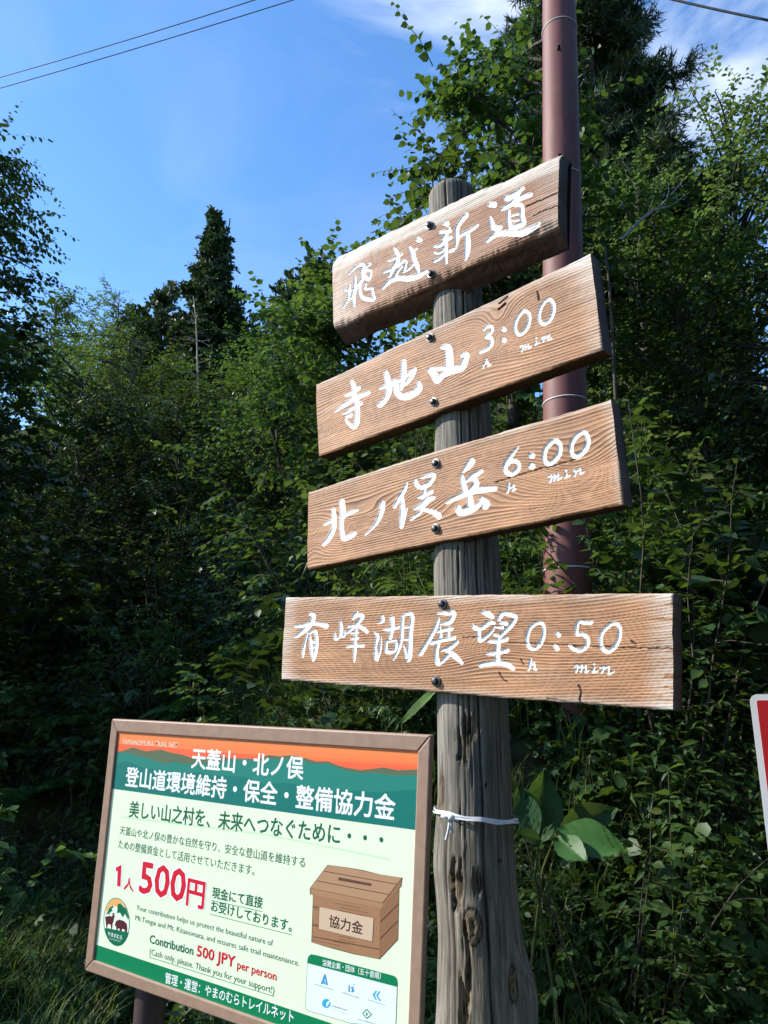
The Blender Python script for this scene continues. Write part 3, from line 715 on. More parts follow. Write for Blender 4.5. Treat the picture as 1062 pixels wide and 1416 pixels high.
# ------------------------------------------------------------------ ribbon tied round the log
PLAS, t, b = new_mat('white_plastic_tape', (.78, .80, .84), .35, .5)
b.inputs['Transmission Weight'].default_value = .15
zr = hit_y(650, 1133, 1.81)[2]
rib = thing('plastic_ribbon', 'thin white plastic tape knotted around the grey log post below the boards', 'ribbon', (.2195, 1.9, zr))
acc = Acc(); ang = np.linspace(0, 2 * math.pi, 73)
rr_ = post_r(zr) + .0085
for k, (dz, tw) in enumerate([(0, .006), (.003, .004), (-.003, .0035)]):
    top = []; bot = []
    for a_ in ang:
        dzz = .012 * math.cos(a_ - .3) * .0 - .011 * math.sin(a_) + dz + .0015 * math.sin(a_ * 7 + k)
        wd = tw * (.55 + .45 * abs(math.sin(a_ * .5 + 1.2))) * (1 + .2 * math.sin(a_ * 11 + k * 2))
        r0 = rr_ + .0012 * k + .001 * math.sin(a_ * 9 + k)
        top.append((r0 * math.sin(a_), -r0 * math.cos(a_), dzz + wd / 2)); bot.append(((r0 + .0012) * math.sin(a_), -(r0 + .0012) * math.cos(a_), dzz - wd / 2))
    V = np.array(top + bot); n_ = len(ang); i_ = np.arange(n_ - 1)
    acc.add(V, np.stack([i_, i_ + 1, i_ + n_ + 1, i_ + n_], -1))
acc.obj('band', PLAS, rib, True)
kp = hit_y(622, 1130, 1.80); kl = kp - np.array([.2195, 1.9, zr])
acc = Acc()
for (dx, dz, l) in ((-.010, -.045, 1), (.004, -.03, 1), (-.02, .004, 1)):
    pts = [kl + np.array([dx * f, -.012 - .006 * math.sin(f * 3), dz * f]) for f in np.linspace(0, 1, 8)]
    V, Q = tube_arrays(pts, [.0045, .004, .0035, .0035, .003, .0035, .0035, .004], 6); V[:, 1] = V[:, 1] * .999; acc.add(V, Q)
V, Q = tube_arrays([kl + np.array([-.006, -.01, .002]), kl + np.array([-.002, -.015, 0]), kl + np.array([.004, -.015, 0]), kl + np.array([.008, -.01, -.002])], [.004, .008, .008, .004], 8); acc.add(V, Q)
acc.obj('knot', PLAS, rib, True)

# ------------------------------------------------------------------ notice board
U = np.array([0.8404434, -0.54134833, -0.02443125]); VU = np.array([-0.00579347, -0.05405798, 0.99852099])
NB = Plane(hit_y(597, 1017, 1.25), U, VU)
nb = thing('notice_board', 'framed green and cream donation notice on dark posts left of the log', 'notice board', tuple(NB.world(-.42, -1.2)))
nb_loc = Matrix.Translation(nb.location).inverted()
FRAME, t, b = new_mat('brown_aluminium_frame', (.30, .19, .14), .45, .4)
tx = node(t, 'ShaderNodeTexCoord'); n1 = node(t, 'ShaderNodeTexNoise', Scale=60.0, Detail=5.0); t.links.new(tx.outputs['Object'], n1.inputs['Vector'])
r = ramp(t, n1.outputs['Fac'], [(.3, (.30, .19, .13)), (.7, (.36, .235, .165))]); t.links.new(r.outputs[0], b.inputs['Base Color'])
def nb_obj(o):
    o.matrix_world = NB.matrix(); 
def nb_child(o, parent=nb):
    o.parent = parent
    if parent is nb: o.matrix_parent_inverse = nb_loc
    o.matrix_basis = NB.matrix()
def prism(name, pts, y0, y1, mat, parent=None):
    n_ = len(pts); V = [(a_, y0, b_) for a_, b_ in pts] + [(a_, y1, b_) for a_, b_ in pts]
    Fc = [tuple(range(n_))[::-1], tuple(range(n_, 2 * n_))] + [(i, (i + 1) % n_, n_ + (i + 1) % n_, n_ + i) for i in range(n_)]
    me = bpy.data.meshes.new(name); me.from_pydata([tuple(map(float, v)) for v in V], [], Fc); me.update()
    if mat: me.materials.append(mat)
    import bmesh
    bm = bmesh.new(); bm.from_mesh(me); bmesh.ops.recalc_face_normals(bm, faces=bm.faces); bm.to_mesh(me); bm.free()
    o = bpy.data.objects.new(name, me); COL.objects.link(o)
    return o
# frame corners in pixels; the lower right corner lies outside the photograph
OUT = [NB.loc(*p) for p in [(156.5, 994), (597, 1016.5), (580, 1505), (118.7, 1341)]]
INN = [NB.loc(*p) for p in [(164, 1012), (579, 1039), (563, 1480), (130.6, 1327)]]
for i in range(4):
    j = (i + 1) % 4
    o = prism('frame_rail', [OUT[i], OUT[j], INN[j], INN[i]], -.004, .010, FRAME); nb_child(o)
    m = o.modifiers.new('bevel', 'BEVEL'); m.width = .0025; m.segments = 2
CREAM = flat_print('cream_panel', (.76, .88, .62), .4)
pan = prism('panel', [(p[0] + dx, p[1] + dy) for p, (dx, dy) in zip(INN, [(-.004, .004), (.004, .004), (.004, -.004), (-.004, -.004)])], .0, .012, CREAM); nb_child(pan)
POSTM, t, b = new_mat('dark_brown_pipe', (.055, .035, .035), .5, .4)
for pxp in ((182, 1385), (500, 1500)):
    c = NB.loc(*pxp)
    top = NB.world(c[0], c[1] + .12, -.05); g = terrain(top[0], top[1])
    V, Q = tube_arrays([(top[0], top[1], float(g) - .2), (top[0], top[1], top[2] * .5), tuple(top)], [.030, .030, .030], 24)
    o = mesh_obj('post', V, Q, POSTM, None, True); o.parent = nb; o.matrix_parent_inverse = nb_loc

PR = {}
def pmat(c):
    if c not in PR: PR[c] = flat_print('print_ink', c, .4)
    return PR[c]
LAY = 0
def poly_px(name, pts, col, lay, parent=None, plane=NB, raw=False):
    P = [np.asarray(plane.loc(*p)) for p in pts]
    me = bpy.data.meshes.new(name); y = -.0001 - .00004 * lay
    from mathutils.geometry import tessellate_polygon
    tri = tessellate_polygon([[Vector((float(a_), float(b_), 0)) for a_, b_ in P]])
    def ori(tr):
        a_, b_, c_ = [P[k] for k in tr]
        return tr if (b_[0] - a_[0]) * (c_[1] - a_[1]) - (b_[1] - a_[1]) * (c_[0] - a_[0]) > 0 else tr[::-1]
    me.from_pydata([(float(a_), y, float(b_)) for a_, b_ in P], [], [tuple(ori(tr)) for tr in tri]); me.update()
    me.materials.append(pmat(col))
    o = bpy.data.objects.new(name, me); COL.objects.link(o); o.parent = parent or pan
    return o
def upv(x, h): return ((.107 - (x - 140) * .00016) * h, -h)
def text_px(s, p0, p1, h, col, lay=6, weight=0.0, latin=False, parent=None, name='lettering', hm=None, plane=NB):
    cu = bpy.data.curves.new('t', 'FONT'); cu.body = s; cu.size = 1; cu.resolution_u = 2
    to = bpy.data.objects.new('t', cu); COL.objects.link(to)
    dg = bpy.context.evaluated_depsgraph_get(); me = bpy.data.meshes.new_from_object(to.evaluated_get(dg))
    bpy.data.objects.remove(to); bpy.data.curves.remove(cu)
    n_ = len(me.vertices); V = np.zeros(n_ * 3, dtype=np.float32); me.vertices.foreach_get('co', V); V = V.reshape(-1, 3)
    P0 = plane.loc(*p0); P1 = plane.loc(*p1); ux, uy = upv(p0[0], h); PU = plane.loc(p0[0] + ux, p0[1] + uy)
    x0, x1 = V[:, 0].min(), V[:, 0].max()
    dirs = [(0, 0)]
    if weight > 0: dirs += [(math.cos(k * math.pi / 4) * weight, math.sin(k * math.pi / 4) * weight) for k in range(8)]
    y0, y1 = (0, .73) if latin else (V[:, 1].min(), V[:, 1].max())
    fx = (V[:, 0] - x0) / (x1 - x0); fy = (V[:, 1] - y0) / (y1 - y0)
    W = P0 + np.outer(fx, P1 - P0) + np.outer(fy, PU - P0)
    me.calc_loop_triangles(); nt_ = len(me.loop_triangles); T3 = np.zeros(nt_ * 3, dtype=np.int32); me.loop_triangles.foreach_get('vertices', T3); T3 = T3.reshape(-1, 3)
    bpy.data.meshes.remove(me)
    Vs = []; Ts = []
    for k, (ox, oy) in enumerate(dirs):      # bold weight: the same glyphs set several times, a hair apart
        Wk = W + (P1 - P0) * ox / (x1 - x0) + (PU - P0) * oy / (y1 - y0)
        Vs.append(np.stack([Wk[:, 0], np.full(n_, -.0001 - .00004 * lay - .000003 * k), Wk[:, 1]], -1)); Ts.append(T3 + n_ * k)
    return mesh_obj(name, np.concatenate(Vs), np.concatenate(Ts), pmat(col), parent or pan)
def z(x0, y0, sc_): return lambda *p: [(x0 + a_ / sc_, y0 + b_ / sc_) for a_, b_ in p]
zA = z(110, 980, 3.9333); zB = z(340, 990, 3.793); zC = z(110, 1180, 4.617); zD = z(320, 1160, 3.54); zE = z(400, 1300, 5.31)
ORANGE = (.90, .20, .045); TEAL1 = (.015, .21, .16); TEAL2 = (.004, .165, .135); GREEN = (.0, .20, .075); INK = (.008, .13, .07); RED = (.62, .01, .03); WHITE = (.85, .88, .87)
hdr = [(163.5, 1011), (579.5, 1038.5), (575.4, 1147.7), (155.8, 1090.6)]
poly_px('printed_sunset', hdr, (.88, .24, .07), 0)
poly_px('printed_sunset', zA((200, 190)) + zB((420, 235), (915, 262), (905, 300)) + zA((300, 260), (195, 260)), (.86, .13, .05), 1)
for k, (dy, c_) in enumerate((((12), (.88, .215, .065)), (20, (.87, .18, .06)))):
    poly_px('printed_sunset', [(164.2, 1011 + dy), (370, 1024 + dy), (578.8, 1038.5 + dy * .8), (577.5, 1068), (370, 1060), (163.0, 1042)], c_, .3 + .3 * k)
poly_px('printed_mountains', zA((200,235),(240,228),(290,210),(360,232),(440,222),(500,240),(560,250),(620,272),(700,262),(780,262),(850,272)) + zB((60,225),(120,205),(180,212),(240,205),(300,218),(370,240),(430,238),(470,255),(520,270),(600,284),(660,278),(720,270),(800,285),(906,280),(900,420)) + zA((700, 330), (192,300)), (.10, .14, .075), 2)
poly_px('printed_mountains', zA((197,245),(235,240),(262,238),(300,255),(340,262),(400,275),(450,298),(520,290),(600,300),(700,300),(800,285),(900,270)) + zB((60,245),(120,225),(180,228),(240,222),(300,235),(370,252),(430,250),(520,285),(600,300),(680,300),(760,310),(906,312)) + [(575.4, 1147.7), (155.8, 1090.6)], TEAL1, 3)
poly_px('printed_mountains', zA((193,300),(260,285),(340,320),(420,330),(520,350),(640,345),(760,365),(900,370)) + zB((100,360),(200,350),(300,365),(420,400),(520,385),(640,400),(760,395),(904,385)) + [(575.4, 1147.7), (155.8, 1090.6)], TEAL2, 4)
poly_px('printed_band', [(130.9, 1305.5), (320, 1368), (461, 1416), (565, 1450), (563, 1481), (326.6, 1397.5), (129.7, 1327.5)], GREEN, 1)
text_px('YAMANOMURA TRAIL NET', (169, 1028.8), (245.5, 1034), 7, (.85, .75, .62), latin=True)
text_px('天蓋山・北ノ俣', (264.6, 1062), (418.6, 1078), 28, WHITE, weight=.022)
text_px('登山道環境維持・保全・整備協力金', (173, 1087), (545.6, 1134.5), 27, WHITE, weight=.022)
text_px('美しい山之村を、未来へつなぐために・・・', (178, 1130), (529, 1176), 23, INK, weight=.012)
for a_, b_ in (((168, 1128.5), (370, 1153)), ((370, 1153), (540, 1187.5))):
    poly_px('printed_rule', [a_, b_, (b_[0], b_[1] + 2.0), (a_[0], a_[1] + 2.0)], (.55, .80, .50), 2)
text_px('天蓋山や北ノ俣の豊かな自然を守り、安全な登山道を維持する', (165.4, 1153.5), (421.7, 1200), 12, (.06, .16, .10), weight=.0)
text_px('ための整備資金として活用させていただきます。', (163.4, 1173), (351.5, 1211), 12.5, (.06, .16, .10), weight=.0)
for col, wt, ly in ((WHITE, .07, 5), (RED, .022, 6)):
    text_px('人', (171, 1229.5), (184, 1233), 17, col, ly, max(wt, .026) * .9)
    text_px('500', (192.5, 1233.5), (254.5, 1247.5), 42, col, ly, wt)
    text_px('円', (257.5, 1251), (281, 1257.5), 36, col, ly, max(wt, .03) * .9)
poly_px('lettering', zC((226,86),(262,70),(274,70),(268,220),(234,214),(238,122),(227,126)), WHITE, 5)
poly_px('lettering', zC((232,90),(262,76),(269,76),(262,213),(240,208),(244,112),(233,116)), RED, 6)
text_px('現金にて直接', (293, 1241.5), (362.4, 1256.5), 15.5, INK, weight=.014)
text_px('お受けしております。', (291.5, 1259.5), (403, 1289), 15.5, INK, weight=.014)
for a_, b_ in (((292, 1244.5), (362.4, 1260)), ((290.5, 1263.5), (404, 1292.5)), ((206, 1322.8), (379.5, 1377.5))):
    poly_px('printed_rule', [a_, b_, (b_[0], b_[1] + .9), (a_[0], a_[1] + .9)], (.05, .22, .13), 2)
text_px('Your contribution helps us protect the beautiful nature of', (188.4, 1258), (377.3, 1308), 7.5, (.09, .16, .12), latin=True)
text_px('Mt.Tengai and Mt. Kitanomata, and ensures safe trail maintenance.', (187, 1272), (413.8, 1336), 7.5, (.09, .16, .12), latin=True)
text_px('Contribution', (206.8, 1303.5), (267, 1320.5), 12, INK, latin=True, weight=.018)
text_px('500 JPY', (272, 1321.5), (324.4, 1337.5), 15.5, RED, latin=True, weight=.022)
text_px('per person', (328, 1339), (382, 1356), 12, RED, latin=True, weight=.018)
text_px('(Cash only, please. Thank you for your support!)', (206.8, 1319.5), (379.3, 1374), 8.8, (.07, .15, .10), latin=True)
text_px('管理・運営：やまのむらトレイルネット', (228, 1359), (405.6, 1415), 15, WHITE, weight=.012)
# printed donation box
OL = (.05, .028, .018)
def outlined(pts, col, lay, gr=1.0):
    c = np.mean(np.array(pts), 0)
    big = [tuple(np.array(p) + (np.array(p) - c) / np.linalg.norm(np.array(p) - c) * gr) for p in pts]
    poly_px('printed_box', big, OL, lay); poly_px('printed_box', pts, col, lay + 1)
def line_px(a_, b_, wd, col, lay):
    a_ = np.array(a_); b_ = np.array(b_); d = b_ - a_; n_ = np.array([-d[1], d[0]]) / np.linalg.norm(d) * wd / 2
    poly_px('printed_line', [tuple(a_ - n_), tuple(b_ - n_), tuple(b_ + n_), tuple(a_ + n_)], col, lay)
outlined(zD((402,262),(732,335),(725,588),(640,570),(600,562),(520,540),(460,525),(395,505)), (.36, .185, .095), 3)
outlined(zD((732,320),(822,225),(815,490),(725,588)), (.27, .135, .07), 4)
outlined(zD((388,240),(740,312),(740,340),(388,272)), (.40, .215, .115), 6)
outlined(zD((740,312),(835,190),(830,232),(740,340)), (.30, .155, .08), 6)
outlined(zD((475,128),(560,140),(640,155),(730,175),(835,190),(740,312),(388,240)), (.44, .25, .14), 8)
for a_, b_ in zip(zD((455,158),(420,205),(398,330),(395,420),(730,405),(727,490),(400,478)), zD((812,222),(770,272),(430,336),(428,428),(818,318),(816,400),(726,540))):
    line_px(a_, b_, .9, OL, 10)
for k in range(14):
    f = (k + .5) / 14; a_, b_ = zD((402 - 7 * f, 285 + 215 * f), (730 - 4 * f, 350 + 225 * f))
    fa = random.uniform(0, .5); fb_ = fa + random.uniform(.2, .45)
    line_px(np.array(a_) + (np.array(b_) - np.array(a_)) * fa, np.array(a_) + (np.array(b_) - np.array(a_)) * fb_, .55, (.19, .085, .04), 10)
outlined(zD((530,188),(685,218),(680,230),(526,202)), (.11, .06, .04), 11, .8)
outlined(zD((432,332),(697,388),(690,502),(428,440)), (.62, .45, .31), 12, .6)
text_px('協力金', (455.2, 1281.5), (501.5, 1292.5), 17, (.045, .02, .015), 14, weight=.014)
# sponsor box
rb = zE((120,165),(145,105),(790,285),(795,345),(780,640),(700,640),(455,612),(130,512),(112,480))
SP = zE((118,480),(133,150),(140,120),(160,103),(200,110),(770,262),(790,280),(797,310),(785,640),(455,612),(140,520),(124,505))
poly_px('printed_frame', SP, (.03, .14, .09), 2)
cc = np.mean(np.array(SP), 0); poly_px('printed_frame', [tuple(cc + (np.array(p) - cc) * .988) for p in SP], (.76, .86, .84), 3)
poly_px('printed_band', zE((131,168),(140,120),(160,103),(200,110),(770,262),(790,280),(797,310),(793,344)), GREEN, 4)
text_px('協賛企業・団体（五十音順）', zE((243, 186))[0], zE((672, 290))[0], 9, WHITE, 6, weight=.008)
BLU = (.05, .28, .52); BLU2 = (.03, .38, .62); GRY = (.16, .24, .28)
poly_px('printed_logo', zE((232,322),(258,250),(268,250),(285,330),(272,330),(262,280),(248,322)), BLU, 6)
poly_px('printed_logo', zE((250,322),(260,295),(268,325)), BLU2, 6)
poly_px('printed_logo', zE((436,330),(446,330),(446,382),(434,380)), BLU, 6)
poly_px('printed_logo', zE((450,345),(475,340),(470,352),(480,372),(470,384),(455,380),(462,362)), BLU, 6)
poly_px('printed_logo', zE((470,325),(480,320),(478,334)), (.05, .35, .2), 6)
poly_px('printed_logo', zE((636,370),(646,372),(628,402),(645,440),(634,438),(612,400)), BLU2, 6)
poly_px('printed_logo', zE((660,374),(670,376),(652,406),(676,448),(662,446),(638,404)), BLU2, 6)
poly_px('printed_logo', [(400 + (273 + 32 * math.cos(k * .393)) / 5.31, 1300 + (464 + 34 * math.sin(k * .393)) / 5.31) for k in range(16)], BLU2, 6)
poly_px('printed_logo', zE((275,455),(300,440),(303,448),(285,480),(270,490)), (.7, .85, .92), 7)
poly_px('printed_logo', zE((572,503),(610,548),(570,580),(534,535)), (.02, .24, .13), 6)
poly_px('printed_logo', zE((572,515),(600,547),(570,569),(545,536)), (.76, .86, .84), 7)
poly_px('printed_logo', zE((560,530),(584,538),(582,545),(572,543),(578,558),(562,552),(562,545),(566,548)), (.02, .24, .13), 8)
# sponsors' captions are too small to read in the photograph: rows of small dark marks
crng = random.Random(9)
for (x0, y0), (x1, y1), hh in ((zE((190,326))[0], zE((330,368))[0], 2.0), (zE((390,386))[0], zE((516,430))[0], 2.6), (zE((580,440))[0], zE((708,482))[0], 2.0), (zE((312,485))[0], zE((432,520))[0], 3.0), (zE((316,505))[0], zE((430,548))[0], 1.0), (zE((505,582))[0], zE((640,622))[0], 2.4)):
    n_ = int((x1 - x0) / 2.2)
    for k in range(n_):
        f0 = k / n_; f1 = (k + .78) / n_
        a_ = (x0 + (x1 - x0) * f0, y0 + (y1 - y0) * f0); b_ = (x0 + (x1 - x0) * f1, y0 + (y1 - y0) * f1)
        q_ = crng.uniform(.3, .6)
        poly_px('printed_mark', [a_, b_, (b_[0], b_[1] - hh * q_), (a_[0], a_[1] - hh * q_)], GRY, 6)
# emblem
def ell(cx, cy, rx, ry, k0=0, k1=32, n_=32): return [(cx + rx * math.cos(2 * math.pi * k / n_) , cy + ry * math.sin(2 * math.pi * k / n_)+ (rx * math.cos(2 * math.pi * k / n_)) * .12) for k in range(k0, k1 + (0 if k1 == 32 else 1))]
DG = (.0, .14, .065)
poly_px('printed_emblem', zC(*ell(237, 437, 84, 154)), DG, 2)
poly_px('printed_emblem', zC(*ell(237, 437, 80, 149)), (.74, .84, .66), 3)
poly_px('printed_emblem', zC(*ell(237, 437, 79, 148, 19, 29), (308, 378), (268, 318), (245, 345), (205, 330), (165, 385)), (.80, .42, .13), 4)
poly_px('printed_emblem', zC((190,350),(212,330),(218,345),(205,352),(212,366),(192,380),(196,392),(182,385),(170,395)), DG, 5)
poly_px('printed_emblem', zC((245,325),(262,318),(285,345),(298,350),(314,405),(312,425),(290,385),(278,410),(258,378),(240,382)), DG, 5)
poly_px('printed_emblem', zC((163,402),(175,404),(195,398),(208,404),(214,388),(228,400),(222,410),(218,432),(212,450),(208,485),(202,485),(200,455),(182,450),(178,475),(172,475),(168,440)), (.09, .015, .02), 6)
poly_px('printed_emblem', zC((210,392),(206,376),(212,388),(218,378),(226,382),(220,392)), (.09, .015, .02), 6)
poly_px('printed_emblem', zC((228,448),(234,432),(255,422),(285,432),(302,450),(306,480),(302,512),(290,508),(288,485),(272,482),(268,505),(258,502),(255,480),(246,478),(244,500),(236,496),(234,466),(226,460)), (.09, .015, .02), 6)
poly_px('printed_emblem', zC(*ell(237, 437, 84, 154, 2, 14), (167, 475)), DG, 7)
text_px('やまのむら', zC((181, 525))[0], zC((272, 552))[0], 6, WHITE, 8, weight=.01)
text_px('トレイルネット', zC((190, 549))[0], zC((262, 570))[0], 3, WHITE, 8)

# ------------------------------------------------------------------ red road sign at the right edge
RS = Plane(hit_y(1036, 960, 2.2), (.94, -.34, 0), (0, -.02, 1))
rl = RS.loc(1036, 960); rbp = RS.loc(1060, 1190)
Hs = abs(rbp[1]); Ws = .62
rs = thing('red_sign', 'red sign plate with a white rim and rounded corners at the right edge', 'sign', tuple(RS.world(Ws / 2, -Hs - 1.0)))
rs_inv = Matrix.Translation(rs.location).inverted()
def rrect(x0, y0, x1, y1, r_, n_=6):
    out = []
    for cx, cy, a0 in ((x1 - r_, y1 - r_, 0), (x0 + r_, y1 - r_, 90), (x0 + r_, y0 + r_, 180), (x1 - r_, y0 + r_, 270)):
        for k in range(n_ + 1):
            a_ = math.radians(a0 + 90 * k / n_); out.append((cx + r_ * math.cos(a_), cy + r_ * math.sin(a_)))
    return out
SW, t, b = new_mat('white_reflective_rim', (.78, .80, .82), .35)
SR, t, b = new_mat('red_reflective_sheet', (.50, .012, .015), .35)
tx = node(t, 'ShaderNodeTexCoord'); n1 = node(t, 'ShaderNodeTexNoise', Scale=9.0, Detail=5.0); t.links.new(tx.outputs['Object'], n1.inputs['Vector'])
r = ramp(t, n1.outputs['Fac'], [(.3, (.44, .010, .013)), (.7, (.53, .016, .02))]); t.links.new(r.outputs[0], b.inputs['Base Color'])
BACK, t, b = new_mat('sign_steel', (.30, .30, .30), .5, .5, .6)
def rs_child(o): o.parent = rs; o.matrix_parent_inverse = rs_inv; o.matrix_basis = RS.matrix()
o = prism('plate', rrect(0, -Hs, Ws, 0, .022), .0, .003, SW); rs_child(o)
o = prism('red_face', rrect(.017, -Hs + .017, Ws - .017, -.017, .006), -.0012, .0004, SR); rs_child(o)
p = RS.world(Ws / 2, 0, -.035); V, Q = tube_arrays([(p[0], p[1], -.2), (p[0], p[1], .6), (p[0], p[1], p[2] + .02)], [.025] * 3, 20)
o = mesh_obj('post', V, Q, BACK, None, True); o.parent = rs; o.matrix_parent_inverse = rs_inv

# ------------------------------------------------------------------ vegetation
def leaf_tpl(kind):
    if kind == 'oval':
        V = [(0,0,0),(0,.5,-.05),(0,1,-.16),(-.26,.22,.03),(-.30,.58,.02),(.26,.22,.03),(.30,.58,.02)]
        T = [(0,1,3),(3,1,4),(4,1,2),(0,5,1),(5,6,1),(6,2,1)]
    elif kind == 'round':
        V = [(0,0,0),(0,.5,-.05),(0,1,-.20),(-.36,.15,.04),(-.42,.55,.03),(.36,.15,.04),(.42,.55,.03)]
        T = [(0,1,3),(3,1,4),(4,1,2),(0,5,1),(5,6,1),(6,2,1)]
    elif kind == 'lance':
        V = [(0,0,0),(0,.5,-.06),(0,1,-.30),(-.13,.4,.02),(.13,.4,.02)]
        T = [(0,1,3),(3,1,2),(0,4,1),(4,2,1)]
    elif kind == 'maple':
        V = [(0,.12,0),(0,1,-.15),(-.17,.60,.02),(-.50,.72,-.08),(-.34,.36,.02),(-.55,.16,-.08),(-.2,.05,.02),(.17,.60,.02),(.50,.72,-.08),(.34,.36,.02),(.55,.16,-.08),(.2,.05,.02)]
        T = [(0,1,2),(0,2,4),(2,3,4),(0,4,6),(4,5,6),(0,7,1),(0,9,7),(7,9,8),(0,11,9),(9,11,10)]
    elif kind == 'dia':
        V = [(0,0,0),(-.3,.45,.03),(0,1,-.12),(.3,.45,.03)]; T = [(0,3,1),(1,3,2)]
    elif kind == 'needle':
        V = [(-.08,0,0),(.08,0,0),(0,1,-.1)]; T = [(0,1,2)]
    return np.array(V, float), np.array(T)

def leaves(kind, P, D, Nn, S, tone, acc):
    """P base points, D leaf axes, Nn approximate upper side, S length"""
    V, T = leaf_tpl(kind); n = len(P)
    D = D / (np.linalg.norm(D, axis=1)[:, None] + 1e-9)
    X = np.cross(D, Nn); X /= np.linalg.norm(X, axis=1)[:, None] + 1e-9
    Zv = np.cross(X, D)
    W = P[:, None, :] + S[:, None, None] * (X[:, None, :] * V[None, :, 0, None] + D[:, None, :] * V[None, :, 1, None] + Zv[:, None, :] * V[None, :, 2, None])
    k = len(V); Tq = (T[None] + (np.arange(n) * k)[:, None, None]).reshape(-1, 3)
    acc.add(W.reshape(-1, 3), Tq, np.repeat(tone, k))

def unit(n, r): 
    v = r.normal(size=(n, 3)); return v / np.linalg.norm(v, axis=1)[:, None]

def twig_leaves(kind, curve, nl, size, r, acc, spread=1.0, droop=.25, tone0=None, jit=.25):
    """alternate leaves along a twig"""
    curve = np.asarray(curve); m = len(curve)
    u = np.linspace(.12, 1, nl) * (m - 1); i = np.clip(u.astype(int), 0, m - 2); f = (u - i)[:, None]
    P = curve[i] * (1 - f) + curve[i + 1] * f
    T = curve[i + 1] - curve[i]; T /= np.linalg.norm(T, axis=1)[:, None] + 1e-9
    up = np.array([0, 0, 1.]); side = np.cross(T, up); side /= np.linalg.norm(side, axis=1)[:, None] + 1e-6
    sg = np.where(np.arange(nl) % 2 == 0, 1, -1)[:, None]
    D = T * .65 + side * sg * spread * .9 + r.normal(size=(nl, 3)) * jit; D[:, 2] -= droop
    Nn = up + r.normal(size=(nl, 3)) * .38
    S = size * r.uniform(.65, 1.2, nl) * (1 - .35 * (u / (m - 1)) ** 3)
    tone = np.clip((r.random() if tone0 is None else tone0) * .55 + r.random(nl) * .5 - .02, 0, 1)
    tone = np.where(r.random(nl) < .012, 1.0, tone * .93)
    leaves(kind, P, D, Nn, S, tone, acc)

def arc(p, d, ln, r, sag=.25, n=6, wig=.12):
    """curved twig from p, first direction d, bending under its weight"""
    d = np.array(d, float); d /= np.linalg.norm(d); pts = [np.array(p, float)]; st = ln / (n - 1)
    for k in range(n - 1):
        d = d + r.normal(size=3) * wig; d[2] -= sag * st; d /= np.linalg.norm(d); pts.append(pts[-1] + d * st)
    return np.array(pts)

def make_shrub(name, label, kind, leafm, hgt, rad, nst, ntw, nl, size, seed, stemm=BARK, twlen=.4, group=None, sag=1.2, upr=.6, cat='shrub'):
    r = np.random.default_rng(seed); fo = Acc(); st = Acc()
    root_ = thing(name, label, cat, group=group)
    for s_ in range(nst):
        a = r.uniform(0, 6.28); lean = r.uniform(.1, 1.0) * (1 - upr) + .12
        d = np.array([math.cos(a) * lean, math.sin(a) * lean, 1])
        ln = hgt * r.uniform(.6, 1.15); b = np.array([math.cos(a), math.sin(a), 0]) * rad * r.uniform(.0, .4)
        c = arc(b + [0, 0, -.1], d, ln, r, .25, 9, .10)
        V, Q = tube_arrays(c, np.linspace(.008, .002, 9) * (hgt / 1.5) ** .5, 4); st.add(V, Q)
        for t_ in range(ntw):
            u = r.uniform(.18, 1) * 8; i = min(int(u), 7); p = c[i] + (c[i + 1] - c[i]) * (u - i)
            aa = r.uniform(0, 6.28); dd = np.array([math.cos(aa), math.sin(aa), r.uniform(-.1, .7)])
            tw = arc(p, dd, twlen * r.uniform(.6, 1.3) * (1.25 - .6 * u / 8), r, sag, 6, .14)
            V, Q = tube_arrays(tw, np.linspace(.0035, .0012, 6), 3); st.add(V, Q)
            twig_leaves(kind, tw, nl, size, r, fo)
        twig_leaves(kind, c[4:], nl, size, r, fo)
    fo.obj('foliage', leafm, root_); st.obj('stems', stemm, root_)
    return root_

